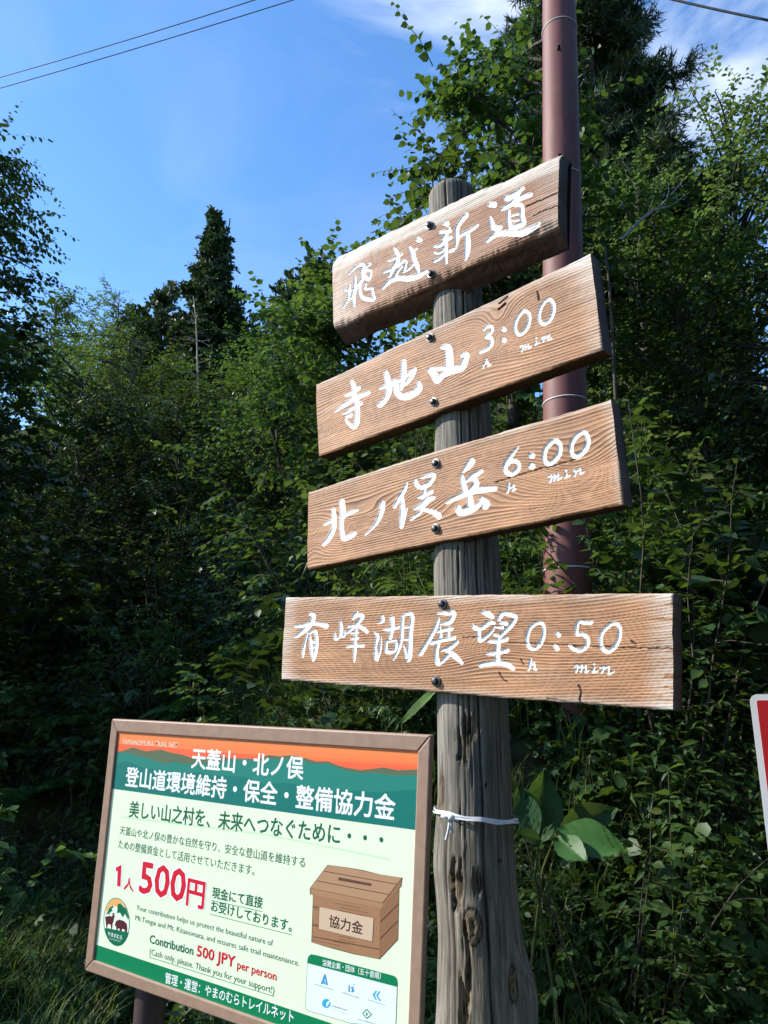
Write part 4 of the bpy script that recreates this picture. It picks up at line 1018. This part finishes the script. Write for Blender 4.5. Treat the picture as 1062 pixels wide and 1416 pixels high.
def make_tree(name, label, kind, leafm, hgt, base, rx, rz, ncl, ntw, nl, size, seed, loc, trunk_r=.07, bark=BARK, group=None, fill=.55, clr=.55, twl=.55, wt=1.0, cat='tree', droop=.25, shell=.5):
    """trunk, limbs to every leaf clump, twigs in each clump, leaves on each twig. the crown spans z = base .. hgt"""
    r = np.random.default_rng(seed); fo = Acc(); wd = Acc()
    root_ = thing(name, label, cat, loc, group=group)
    tr = arc((0, 0, -.3), (r.normal() * .08, r.normal() * .08, 1), hgt * .93 + .3, r, -.02, 14, .045)
    V, Q = tube_arrays(tr, np.linspace(trunk_r, trunk_r * .12, 14), 9); 
    mesh_obj('trunk', V, Q, bark, root_, True)
    cz = (base + hgt) / 2; hz = (hgt - base) / 2
    cl = []
    while len(cl) < ncl:
        v = r.uniform(-1, 1, 3); q = np.linalg.norm(v)
        if q > 1 or q < shell * r.random(): continue
        taper = 1 - .35 * max(0, v[2])
        cl.append(np.array([v[0] * rx * taper, v[1] * rx * taper, cz + v[2] * hz]))
    for c in cl:
        hh = np.clip(c[2] - .35 * np.hypot(c[0], c[1]) - .2, .25 * hgt, hgt * .85)
        k = np.interp(hh, tr[:, 2], np.arange(14)); i = min(int(k), 12); p = tr[i] + (tr[i + 1] - tr[i]) * (k - i)
        mid = (p + c) / 2 + np.array([0, 0, .18 * np.linalg.norm(c - p)]) + r.normal(size=3) * .06
        s_ = np.linspace(0, 1, 7)[:, None]; lim = p * (1 - s_) ** 2 + 2 * mid * s_ * (1 - s_) + c * s_ ** 2
        V, Q = tube_arrays(lim, np.linspace(trunk_r * .32, .006, 7), 5); wd.add(V, Q)
        tone0 = r.random()
        out = c - np.array([tr[7][0], tr[7][1], cz - .3 * hz]); out /= np.linalg.norm(out) + 1e-6
        for t_ in range(ntw):
            d = unit(1, r)[0] * 1.0 + out * .75; d[2] *= .6
            st_ = lim[r.integers(3, 7)]
            tw = arc(st_ + r.normal(size=3) * clr * .12, d, twl * r.uniform(.55, 1.35), r, .7, 6, .16)
            if t_ % 2 == 0:
                V, Q = tube_arrays(tw, np.linspace(.006, .0015, 6), 3); wd.add(V, Q)
            twig_leaves(kind, tw, nl, size, r, fo, tone0=np.clip(tone0 + r.normal() * .2, 0, 1), droop=droop)
    wd.obj('limbs', bark, root_); fo.obj('crown', leafm, root_)
    return root_

def make_cedar(name, label, hgt, base, rad, seed, loc, dens=1.0, tuft=.30, near=False, trunk_r=.14, power=.8):
    """conifer: whorled drooping boughs with needle sprays, ragged outline"""
    r = np.random.default_rng(seed); fo = Acc(); wd = Acc()
    root_ = thing(name, label, 'tree', loc)
    tr = arc((0, 0, -.3), (r.normal() * .02, 0, 1), hgt + .3, r, 0, 14, .012)
    V, Q = tube_arrays(tr, np.linspace(trunk_r, .015, 14), 9); mesh_obj('trunk', V, Q, BARK, root_, True)
    nb_ = int(hgt * 13 * dens)
    for k in range(nb_):
        f = (k + r.random()) / nb_; z_ = base + (hgt - base) * f
        ln = rad * ((1 - f) ** power) * r.uniform(.6, 1.18) * (.75 + .5 * vnoise(f * 9, k % 3, seed)) + .12
        a = r.uniform(0, 6.28)
        c = arc((tr[0][0], 0, z_), (math.cos(a), math.sin(a), .35 - .3 * (1 - f)), ln, r, .35 / max(ln, .4), 7, .07)
        c[:, 2] += np.linspace(0, 1, 7) ** 2 * ln * .22
        V, Q = tube_arrays(c, np.linspace(.02 * (1 - f) + .006, .003, 7), 4); wd.add(V, Q)
        ns = max(3, int(ln * (42 if near else 16) * dens))
        for s_ in range(ns):
            u = r.uniform(.15, 1) ** .8 * 6; i = min(int(u), 5); p = c[i] + (c[i + 1] - c[i]) * (u - i)
            d0 = c[i + 1] - c[i]; d0 /= np.linalg.norm(d0)
            d = d0 * .5 + unit(1, r)[0] * .9; d[2] += r.uniform(-.5, .2)
            sp = arc(p + r.normal(size=3) * .04, d, tuft * r.uniform(.6, 1.3) * (1 - .55 * f), r, .3, 4, .15)
            nn = 22 if near else 8
            uu = np.linspace(0, 3, nn); ii_ = np.clip(uu.astype(int), 0, 2); ff = (uu - ii_)[:, None]
            P = sp[ii_] * (1 - ff) + sp[ii_ + 1] * ff; T = sp[ii_ + 1] - sp[ii_]; T /= np.linalg.norm(T, axis=1)[:, None] + 1e-9
            D = T * .8 + unit(nn, r) * .75
            leaves('needle' if near else 'dia', P, D, unit(nn, r), (.11 if near else .12) * r.uniform(.7, 1.3, nn) * (1.0 if near else tuft / .3), np.clip(r.random() * .6 + r.random(nn) * .4, 0, .93), fo)
    wd.obj('boughs', BARK, root_); fo.obj('crown', NEEDLE, root_)
    return root_

def tz(x, y): return float(terrain(np.array(x), np.array(y)))
def at_px(px, py, Y):
    """ground position below the photograph pixel at distance Y, and the height of that pixel there"""
    p = hit_y(px, py, Y); return p[0], Y, p[2]

# --- trees whose crowns the picture shows
def tree_at(px, pytop, Y, kw):
    x, y, zt = at_px(px, pytop, Y); g = tz(x, y)
    return x, y, g, zt - g
x, y, g, h = tree_at(680, 50, 5.9, None)
make_tree('broadleaf_tree', 'broad leaved tree with round hanging leaves rising behind the top board', 'round', LEAF, h, h * .30, 1.1, 0, 46, 9, 11, .09, 101, (x, y, g), .06, twl=.55, droop=.55)
x, y, g, h = tree_at(585, 130, 5.6, None)
make_tree('broadleaf_tree', 'smaller round leaved tree leaning out left of the top board', 'round', LEAF, h, h * .38, .5, 0, 17, 7, 10, .085, 102, (x + .35, y, g), .035, twl=.5, droop=.55)
x, y, g, h = tree_at(783, -150, 9.0, None)
make_cedar('cedar_tree', 'dark tall cedar reaching above the picture behind the steel pole', h, h * .25, 1.6, 103, (x, y, g), 1.7, .36, True, .14)
x, y, g, h = tree_at(880, 150, 9.6, None)
make_cedar('cedar_tree', 'short dark cedar showing between the pale leafy crowns right of the pole', h, h * .25, 1.1, 133, (x, y, g), 1.7, .34, True, .1)
x, y, g, h = tree_at(985, 118, 7.6, None)
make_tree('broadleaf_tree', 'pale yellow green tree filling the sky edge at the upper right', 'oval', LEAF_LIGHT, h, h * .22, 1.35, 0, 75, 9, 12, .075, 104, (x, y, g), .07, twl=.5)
x, y, g, h = tree_at(1085, 90, 7.0, None)
make_tree('broadleaf_tree', 'leafy green tree cut by the right edge of the picture', 'oval', LEAF, h, h * .2, 1.3, 0, 70, 8, 12, .075, 105, (x + .25, y, g), .07, twl=.5)
x, y, g, h = tree_at(862, 205, 7.2, None)
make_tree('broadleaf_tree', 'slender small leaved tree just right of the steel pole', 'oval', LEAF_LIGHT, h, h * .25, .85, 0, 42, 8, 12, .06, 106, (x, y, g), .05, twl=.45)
x, y, g, h = tree_at(920, 300, 6.2, None)
make_tree('broadleaf_tree', 'bushy dark green young tree below the pale crown at right', 'oval', LEAF, h, h * .12, .95, 0, 52, 8, 11, .075, 107, (x, y, g), .045, twl=.5)
x, y, g, h = tree_at(1050, 330, 5.6, None)
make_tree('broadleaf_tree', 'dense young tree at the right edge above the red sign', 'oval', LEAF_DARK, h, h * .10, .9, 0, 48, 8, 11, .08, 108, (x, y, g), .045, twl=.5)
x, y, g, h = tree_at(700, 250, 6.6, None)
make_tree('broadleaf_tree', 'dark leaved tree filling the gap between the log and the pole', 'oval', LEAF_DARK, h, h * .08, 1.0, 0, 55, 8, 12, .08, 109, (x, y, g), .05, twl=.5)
x, y, g, h = tree_at(470, 345, 8.6, None)
make_tree('broadleaf_tree', 'bright leaved tree peeping out left of the top board', 'round', LEAF_HERB, h, h * .10, 1.2, 0, 60, 8, 11, .095, 110, (x, y, g), .06, twl=.5)
x, y, g, h = tree_at(-5, 190, 8.4, None)
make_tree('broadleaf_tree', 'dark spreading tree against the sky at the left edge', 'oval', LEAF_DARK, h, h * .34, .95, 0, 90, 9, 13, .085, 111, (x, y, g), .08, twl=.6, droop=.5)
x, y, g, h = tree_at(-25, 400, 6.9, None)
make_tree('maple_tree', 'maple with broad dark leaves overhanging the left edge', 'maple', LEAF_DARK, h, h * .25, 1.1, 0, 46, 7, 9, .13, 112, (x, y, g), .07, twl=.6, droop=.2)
x, y, g, h = tree_at(300, 300, 19, None)
make_cedar('cedar_tree', 'tall pointed cedar standing alone on the skyline left of the boards', h, h * .06, 1.45, 113, (x, y, g), 2.2, .34, False, .16, .85)
for (px, py, Y, sd_, lab, rr2) in ((232, 395, 21, 114, 'shorter cedar just left of the tall pointed cedar', 1.5), (265, 450, 20, 115, 'low dark cedar against the foot of the tall pointed cedar', 1.5), (190, 425, 23, 116, 'small blue green cedar top among the leafy crowns at left', 1.3), (400, 385, 20, 117, 'thin cedar tip beside the round crown right of the tall cedar', 1.0), (440, 360, 16, 118, 'dark cedar tip rising behind the tree left of the top board', 1.3), (345, 450, 19.5, 119, 'low dark cedar right of the foot of the tall pointed cedar', 1.3)):
    x, y, g, h = tree_at(px, py, Y, None)
    make_cedar('cedar_tree', lab, h, h * .08, rr2, sd_, (x, y, g), 1.2, .42, False, .10, .7)
far = [(100, 405, 17, LEAF, 'rounded green crown on the skyline at far left'), (160, 400, 21, LEAF_LIGHT, 'loose pale crown on the skyline left of the cedars'), (130, 440, 14, LEAF_LIGHT, 'yellow green crown below the skyline at left'),
       (365, 412, 18, LEAF_HERB, 'round bright crown on the skyline right of the tall cedar'), (210, 470, 15, LEAF, 'mid green crown in front of the low cedars'), (330, 495, 13.5, LEAF, 'mid green crown below the dead grey trunk'),
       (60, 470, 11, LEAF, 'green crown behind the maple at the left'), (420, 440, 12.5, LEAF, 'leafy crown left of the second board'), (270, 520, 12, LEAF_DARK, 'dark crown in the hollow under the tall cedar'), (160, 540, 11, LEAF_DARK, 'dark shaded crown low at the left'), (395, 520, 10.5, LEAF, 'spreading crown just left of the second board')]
ft = None
for k, (px, py, Y, mt, lab) in enumerate(far):
    x, y, g, h = tree_at(px, py, Y, None)
    if k < 5:
        pr = make_tree('broadleaf_tree', lab, 'dia', mt, h, h * .1, 1.6 + .5 * (k % 2), 0, 70, 11, 10, .11, 200 + k, (x, y, g), .07, twl=.6)
    else:
        make_tree('broadleaf_tree', lab, 'oval', mt, h, h * .08, 1.5, 0, 60, 10, 10, .085, 200 + k, (x, y, g), .06, twl=.55)

# dead grey trunk with bare twigs in front of the tall cedar
r = np.random.default_rng(7)
x, y, zt = at_px(285, 415, 15); g = tz(x, y)
dt = thing('dead_tree', 'bare grey dead trunk in front of the tall pointed cedar', 'tree', (x, y, g))
c = arc((0, 0, 0), (0.02, 0, 1), zt - g, r, 0, 12, .03); V, Q = tube_arrays(c, np.linspace(.04, .009, 12), 7); mesh_obj('trunk', V, Q, BARK_PALE, dt, True)
acc = Acc()
for k in range(16):
    i = r.integers(4, 11); a = r.uniform(0, 6.28); V, Q = tube_arrays(arc(c[i], (math.cos(a), math.sin(a) * .4, .15), r.uniform(.15, .45), r, .1, 6, .2), np.linspace(.008, .003, 6), 4); acc.add(V, Q)
acc.obj('branches', BARK_PALE, dt)
# bare branch in the right-hand trees, pale slim stem lower down
x, y, zt = at_px(860, 330, 5.4)
br_ = thing('bare_branch', 'pale bare forked branch poking out of the trees right of the pole', 'branch', (x, y, zt))
acc = Acc(); pts_ = [(905, 297), (935, 276), (954, 268), (958, 264)]
def pxcurve(lst, Y): return [np.array(hit_y(px, py, Y + .1 * k)) - np.array([x, y, zt]) for k, (px, py) in enumerate(lst)]
for lst, r0 in (([(858, 332), (885, 305), (915, 283), (936, 260)], .016), ([(905, 291), (928, 284), (952, 267)], .010), ([(922, 276), (925, 262), (924, 252)], .006), ([(895, 297), (905, 270)], .005), ([(936, 260), (943, 250)], .006)):
    cc_ = pxcurve(lst, 5.4); V, Q = tube_arrays(cc_, np.linspace(r0, r0 * .4, len(cc_)), 6); acc.add(V, Q)
acc.obj('twigs', BARK_PALE, br_)
x, y, zt = at_px(842, 440, 5.2); g = tz(x, y)
st_ = thing('sapling', 'thin bare stem standing just right of the second board', 'sapling', (x, y, g))
V, Q = tube_arrays(arc((0, 0, 0), (0, 0, 1), zt - g + .6, r, 0, 10, .03), np.linspace(.022, .010, 10), 8); mesh_obj('stem', V, Q, BARK, st_, True)

# --- trees beyond the left edge, whose shade lies over the hillside
shade_protos = []
blk = [(-7.4, 6.9, 6.0), (-9.6, 9.4, 8.0), (-9.8, 12.8, 9.5), (-12.5, 16.0, 11.5), (-7.4, 3.5, 7.0)]
pr = make_tree('broadleaf_tree', 'tall dark tree of the row beyond the left edge', 'dia', LEAF_DARK, 7.5, 1.0, 1.9, 0, 95, 10, 9, .16, 300, (blk[0][0], blk[0][1], tz(blk[0][0], blk[0][1])), .1, twl=.7, group='trees beyond the left edge')
for k, (bx, by, ht) in enumerate(blk[1:]):
    g = tz(bx, by); s_ = (ht - g) / 7.5
    w_ = .62 if by < 4 else max(s_, .8); copy_tree(pr, (bx, by, g), k * 1.3, (w_, w_, s_))

# --- unseen wood right of and behind the camera, added to cut sky fill
for k in range(14):
    a = math.radians(62 + k * 11.5); d = 8.2 + 1.6 * ((k * 7) % 4) / 3
    bx, by = d * math.sin(a), d * math.cos(a)
    copy_tree(pr, (bx, by, tz(bx, by)), k * 2.1, (1.15, 1.15, 1.25 + .2 * (k % 3)), 'unseen tall dark tree of the wood around the clearing, added to cut sky fill', 'unseen trees added around the clearing')

# --- shrubs on the bank: six kinds, copied
GR = 'shrubs and tall herbs covering the bank'
protos = [
 make_shrub('leafy_shrub', 'green shrub with oval leaves growing on the bank', 'oval', LEAF, 1.5, .5, 12, 9, 9, .070, 401, group='oval leaved shrubs on the bank'),
 make_shrub('leafy_shrub', 'dark shrub with big round leaves growing on the bank', 'round', LEAF_DARK, 1.3, .5, 10, 7, 8, .105, 402, group='big leaved shrubs on the bank'),
 make_shrub('tall_herb', 'tall herb with narrow pointed leaves growing on the bank', 'lance', LEAF_HERB, 1.2, .4, 16, 4, 10, .105, 403, STEM, .28, group='narrow leaved herbs on the bank', upr=.8, cat='plant'),
 make_shrub('leafy_shrub', 'dense shrub with small leaves growing on the bank', 'oval', LEAF_DARK, 1.7, .55, 14, 11, 12, .045, 404, group='small leaved shrubs on the bank', twlen=.36),
 make_shrub('maple_shrub', 'young maple shrub with lobed leaves growing on the bank', 'maple', LEAF, 1.5, .5, 9, 7, 7, .10, 405, group='young maples on the bank'),
 make_shrub('leafy_shrub', 'pale shrub with soft light leaves growing on the bank', 'round', LEAF_LIGHT, 1.4, .5, 12, 8, 9, .060, 406, group='pale leaved shrubs on the bank'),
]
count = [0] * 6
protos_lab = ['green oval leaved shrub', 'dark big leaved shrub', 'tall narrow leaved herb', 'dense small leaved shrub', 'young maple shrub', 'pale soft leaved shrub']
def place(k, x, y, s, rz=None, sink=.1):
    g = tz(x, y); p = protos[k]; loc = (x, y, g - sink); rz = random.uniform(0, 6.28) if rz is None else rz
    sc_ = (s * random.uniform(.9, 1.15), s * random.uniform(.9, 1.15), s)
    qx, qy = project(np.array([x, y, g + .7 * s])); qx = float(qx); qy = float(qy)
    lab = protos_lab[k] + ' ' + ('left of the notice board' if qx < 150 else 'behind the notice board' if qx < 390 and qy > 900 else 'left of the boards' if qx < 390 else 'behind the boards' if qx < 860 else 'at the right edge') \
        + (', high on the slope' if qy < 640 else ', half way up the slope' if qy < 900 else ', at the foot of the slope')
    if count[k] == 0: p['label'] = lab
    if count[k] == 0: p.location = loc; p.rotation_euler = (0, 0, rz); p.scale = sc_
    else: copy_tree(p, loc, rz, sc_, label=lab, tilt=(random.uniform(-.12, .12), random.uniform(-.12, .12)))
    count[k] += 1
r = np.random.default_rng(55)
cand = 0
placed = []
while cand < 2600 and len(placed) < 520:
    cand += 1
    y = 3.1 + 13.5 * r.random() ** 1.25
    x = r.uniform(-.62, .62) * (y * 1.08 + .6)
    y0 = 6.0 - 3.45 * float(smooth(x, -2.4, .6)); s = y - y0
    if s < -.15: continue
    if x > .45 and x < 1.45 and y < 4.0 and tz(x, y) + 1.2 > 1.75: continue     # keep the pole clear
    mind = .40 + .028 * y
    if any((x - a) ** 2 + (y - b) ** 2 < mind * mind for a, b in placed[-400:]): continue
    placed.append((x, y))
    sz = r.uniform(.65, 1.05) * (0.62 if s < .8 else 1.0) * (1 + .03 * y)
    wts = [.26, .15, .20, .12, .12, .15] if x > 0 else [.24, .22, .10, .26, .12, .06]
    k = int(r.choice(6, p=wts)); place(k, x, y, sz)
print('shrubs', len(placed), count)
# named foreground plants
for (px, py, Y, k, s) in ((470, 960, 4.3, 2, .62), (520, 950, 4.1, 2, .66), (565, 960, 4.0, 2, .7), (500, 985, 3.8, 2, .5), (545, 985, 3.7, 2, .5), (585, 990, 3.6, 2, .5), (595, 1180, 2.9, 2, .7), (600, 1300, 2.7, 2, .6), (590, 1390, 2.6, 2, .55)):
    p = hit_y(px, py, Y); place(k, p[0], Y, s)

# big leaved plant right of the log
BIG = leaf_material('big_leaf', (.022, .065, .02), (.032, .085, .026), (.045, .11, .035), .3, .6)
def big_leaf(base, tip, width, up, droop, nu_=14, nv_=6, serr=.06):
    base = np.array(base); tip = np.array(tip); ax = tip - base; ln = np.linalg.norm(ax); ax /= ln
    sd_ = np.cross(ax, up); sd_ /= np.linalg.norm(sd_); nn = np.cross(sd_, ax)
    V = []; 
    for i in range(nu_ + 1):
        u = i / nu_; wdt = width * 1.06 * min(1, (u / .38)) ** .6 * (math.cos(max(0, (u - .38) / .62) * math.pi / 2) ** .85) * (1 + serr * .6 * math.sin(u * 50)) + .001
        for j in range(-nv_, nv_ + 1):
            v = j / nv_
            V.append(base + ax * ln * u + sd_ * wdt * v * .5 + nn * (-droop * u * u * ln + .12 * width * abs(v) + .04 * width * math.cos(u * 46 - abs(v) * 9) + .10 * width * math.sin(u * 5 + base[0] * 40) * v))
    m_ = 2 * nv_ + 1; Q = [(i * m_ + j, i * m_ + j + 1, (i + 1) * m_ + j + 1, (i + 1) * m_ + j) for i in range(nu_) for j in range(2 * nv_)]
    return np.array(V), np.array(Q)
YB = 2.75
c0 = hit_y(745, 1165, YB + .05); g0 = tz(c0[0], YB)
bp_ = thing('big_leaf_plant', 'plant with very large ribbed leaves, two coloured lighter as sunlit, right of the ribbon on the log', 'plant', (c0[0], YB + .05, g0))
off = np.array([c0[0], YB + .05, g0])
for (b_, t_, wd, up, dr, yb, yt) in [((770, 1150), (868, 1174), .125, (0, -.75, .65), .10, YB, YB - .10), ((768, 1158), (812, 1192), .085, (0, -.9, .4), .05, YB, YB - .14), ((745, 1165), (752, 1062), .14, (0, -1, .1), .0, YB + .1, YB + .1),
          ((770, 1150), (850, 1118), .12, (0, -.9, .1), .0, YB + .15, YB + .22), ((740, 1160), (715, 1085), .09, (0, -1, .2), .0, YB + .05, YB + .1), ((748, 1163), (712, 1150), .05, (0, -.8, .6), .02, YB, YB - .05)]:
    V, Q = big_leaf(hit_y(*b_, yb) - off, hit_y(*t_, yt) - off, wd, np.array(up), dr); mesh_obj('leaf', V, Q, LEAF_HERB if t_[0] > 800 and t_[1] > 1150 else BIG, bp_, True, attrs={'tone': np.full(len(V), .3 + r.random() * .5)})  # two lower right leaves take a lighter leaf colour, sunlight painted in
for k, a in enumerate(((745, 1165), (770, 1152))):
    e = hit_y(*a, YB) - off; V, Q = tube_arrays([(0.06 - .1 * k, 0.12, -.1), (.05 - .1 * k, .10, e[2] * .5), (e[0] * .5, .08, e[2] * .88), e], [.007, .006, .005, .004], 7); mesh_obj('stem', V, Q, STEM, bp_, True)

# broad upright leaf between the bottom board and the notice, beside the log
p0 = hit_y(560, 1000, 3.1); lf = thing('broad_leaf_plant', 'single bright blade like leaf leaning up to the bottom board beside the log', 'plant', (p0[0], 3.1, tz(p0[0], 3.1)))
of = np.array([p0[0], 3.1, tz(p0[0], 3.1)])
V, Q = big_leaf(hit_y(556, 1000, 3.1) - of, hit_y(603, 950, 2.9) - of, .055, np.array([-.3, -.8, .5]), .05); mesh_obj('leaf', V, Q, LEAF_HERB, lf, True, attrs={'tone': np.full(len(V), .9)})
V, Q = tube_arrays([(0, 0, -.05), hit_y(556, 1000, 3.1) - of], [.004, .004], 6); mesh_obj('stem', V, Q, STEM, lf, True)

# hanging slim herb with paired leaves at right
x, y, zt = at_px(905, 1065, 3.0)
hb = thing('slim_herb', 'slim upright herb with a few paired pale leaves in the dark at lower right', 'plant', (x, y, tz(x, y)))
g = tz(x, y); c = arc((0, 0, 0), (.02, -.05, 1), zt - g + .02, r, 0, 12, .02); V, Q = tube_arrays(c, np.linspace(.004, .0015, 12), 5); mesh_obj('stem', V, Q, STEM, hb, True)
acc = Acc()
for k in range(3, 12):
    twig_leaves('oval', c[k - 1:k + 1], 2, .095, r, acc, 1.2, .3, .7, .1)
acc.obj('leaves', LEAF_HERB, hb)

# left edge: sunlit broad leaved herb
x, y, zt = at_px(15, 715, 4.6); g = tz(x, y)
make_shrub('tall_herb', 'tall herb with light catching leaves at the left edge', 'oval', LEAF_HERB, min(zt - g, 1.3), .35, 9, 5, 9, .12, 500, STEM, .3, upr=.75, cat='plant').location = (x, y, g)

# ferns
def make_fern(label, seed, loc, s=1.0, nf=9):
    r = np.random.default_rng(seed); acc = Acc(); st = Acc(); ro = thing('fern', label, 'fern', loc, group='ferns at the foot of the bank')
    for k in range(nf):
        a = r.uniform(0, 6.28); c = arc((0, 0, 0), (math.cos(a), math.sin(a), 1.3), s * r.uniform(.4, .65), r, 3.2, 12, .05)
        V, Q = tube_arrays(c, np.linspace(.003, .001, 12), 3); st.add(V, Q)
        u = np.linspace(1.2, 10.9, 26); i = u.astype(int); f = (u - i)[:, None]; P = c[i] * (1 - f) + c[np.minimum(i + 1, 11)] * f
        T = c[np.minimum(i + 1, 11)] - c[i - 1]; T /= np.linalg.norm(T, axis=1)[:, None]; sd_ = np.cross(T, [0, 0, 1.]); sd_ /= np.linalg.norm(sd_, axis=1)[:, None]
        S = s * .16 * np.sin(np.linspace(.35, 3.0, 26)) ** .8
        for sg in (1, -1): leaves('lance', P, T * .35 + sd_ * sg, np.tile([0, 0, 1.], (26, 1)) + r.normal(size=(26, 3)) * .1, S, np.full(26, r.random() * .8), acc)
    acc.obj('fronds', LEAF_HERB, ro); st.obj('stalks', STEM, ro); return ro
fp = make_fern('feathery green fern at the foot of the dark bank', 600, (0, 0, 0)); ffirst = True
for (px, py, Y, s) in ((215, 975, 5.6, 1.2), (260, 985, 5.4, 1.1), (330, 990, 5.2, 1.1), (180, 960, 6.2, 1.3), (300, 940, 6.4, 1.2), (370, 965, 6.0, 1.0), (120, 1000, 5.8, 1.1), (60, 960, 6.2, 1.2), (30, 1060, 5.4, 1.2), (90, 1150, 4.8, 1.0), (430, 1000, 4.6, .9), (770, 1390, 2.9, .7), (900, 1400, 3.0, .8), (20, 1230, 4.2, 1.0), (50, 900, 6.8, 1.3), (150, 890, 7.2, 1.3), (250, 880, 7.4, 1.2)):
    p = hit_y(px, py, Y); loc = (p[0], Y, tz(p[0], Y))
    if ffirst: fp.location = loc; fp.scale = (s,) * 3; ffirst = False
    else: copy_tree(fp, loc, random.uniform(0, 6.28), s)

# --- uncountable growth: leafy ground cover and grass
r = np.random.default_rng(77)
def scatter_pts(n, ymin, ymax, pw=1.0, xm=.60):
    y = ymin + (ymax - ymin) * r.random(n) ** pw; x = r.uniform(-xm, xm, n) * (y * 1.05 + .5); return x, y
acc = Acc()
x, y = scatter_pts(150000, 2.6, 15, 1.5)
z_ = terrain(x, y); y0 = 6.0 - 3.45 * smooth(x, -2.4, .6); on = y > y0 - .9
clump = fbm(x * 1.6, y * 1.6, 50)
hgt = (r.random(len(x)) ** 1.6) * (.12 + .65 * np.clip(clump - .3, 0, .5)) * 1.3
m_ = on & (clump > .22); x, y, z_, hgt, clump = x[m_], y[m_], z_[m_], hgt[m_], clump[m_]; n = len(x)
P = np.stack([x, y, z_ + hgt], -1); D = unit(n, r); D[:, 2] = D[:, 2] * .5 - .15; D[:, 1] -= .25
Nn = np.tile([0, -.25, 1.], (n, 1)) + r.normal(size=(n, 3)) * .45
kindn = fbm(x * 2.3 + 7, y * 2.3 + 3, 58) + r.normal(size=n) * .05
S_ = r.uniform(.018, .055, n) * (1 + .05 * y) * (.5 + .9 * fbm(x * 3.1, y * 3.1, 59))
tn = np.clip(clump * .35 + fbm(x * 4, y * 4, 63) * .4 + r.random(n) * .35 - .05, 0, .93); tn = np.where(r.random(n) < .008, 1.0, tn)
for kd, lo, hi, ks in (('lance', -1, .44, 1.7), ('oval', .44, .54, 1.0), ('round', .54, .62, 1.3), ('maple', .62, 2, 1.3)):
    q = (kindn >= lo) & (kindn < hi)
    leaves(kd, P[q], D[q], Nn[q], S_[q] * ks, tn[q], acc)
tag(acc.obj('ground_cover', LEAF, None), 'mass of small leaves matting the shaded bank', 'undergrowth', kind='stuff')

def grass_mesh(name, label, n, region, hmin, hmax, wid, mat, bend=.5, dry=.12):
    x, y = region(n); n = len(x); z_ = terrain(x, y)
    h = r.uniform(hmin, hmax, n); a = r.uniform(0, 6.28, n); b = bend * h * r.uniform(.3, 1.5, n)
    dx, dy = np.cos(a), np.sin(a); k = 5; rows = []
    for i in range(k):
        f = i / (k - 1); cx = x + dx * b * f * f; cy = y + dy * b * f * f; cz = z_ - .02 + h * (f - .25 * f ** 3)
        wv = wid * (1 - f ** 1.5) + .0003
        rows.append(np.stack([cx - dy * wv, cy + dx * wv, cz], -1)); rows.append(np.stack([cx + dy * wv, cy - dx * wv, cz], -1))
    V = np.stack(rows, 1).reshape(-1, 3)
    q = np.array([[2 * i, 2 * i + 1, 2 * i + 3, 2 * i + 2] for i in range(k - 1)])
    Q = (q[None] + (np.arange(n) * 2 * k)[:, None, None]).reshape(-1, 4)
    tone = np.where(r.random(n) < dry, .97, r.random(n) * .85)
    o = mesh_obj(name, V, Q, mat, None, False, attrs={'tone': np.repeat(tone, 2 * k)}); tag(o, label, 'grass', kind='stuff'); return o
def reg_left(n):
    y = 1.2 + 5.2 * r.random(n) ** .8; x = r.uniform(-.62, .25, n) * (y + .5)
    m = fbm(x * 1.3, y * 1.3, 61) > .36; return x[m], y[m]
def reg_right(n):
    y = 2.0 + 1.6 * r.random(n); x = r.uniform(.0, .62, n) * (y + .5); m = fbm(x * 2, y * 2, 65) > .45; return x[m], y[m]
grass_mesh('grass', 'dark grass on the flat ground below the notice board', 34000, reg_left, .12, .50, .0042, GRASS)
grass_mesh('grass', 'dry grass stems in the shade at the lower right', 7000, reg_right, .12, .45, .0018, GRASS, .4, .35)
def reg_mid(n):
    x = r.uniform(-.55, .35, n); y = r.uniform(3.2, 4.4, n); return x, y
grass_mesh('grass', 'long arching grass blades under the bottom board', 900, reg_mid, .25, .6, .0035, GRASS, .8, .3)
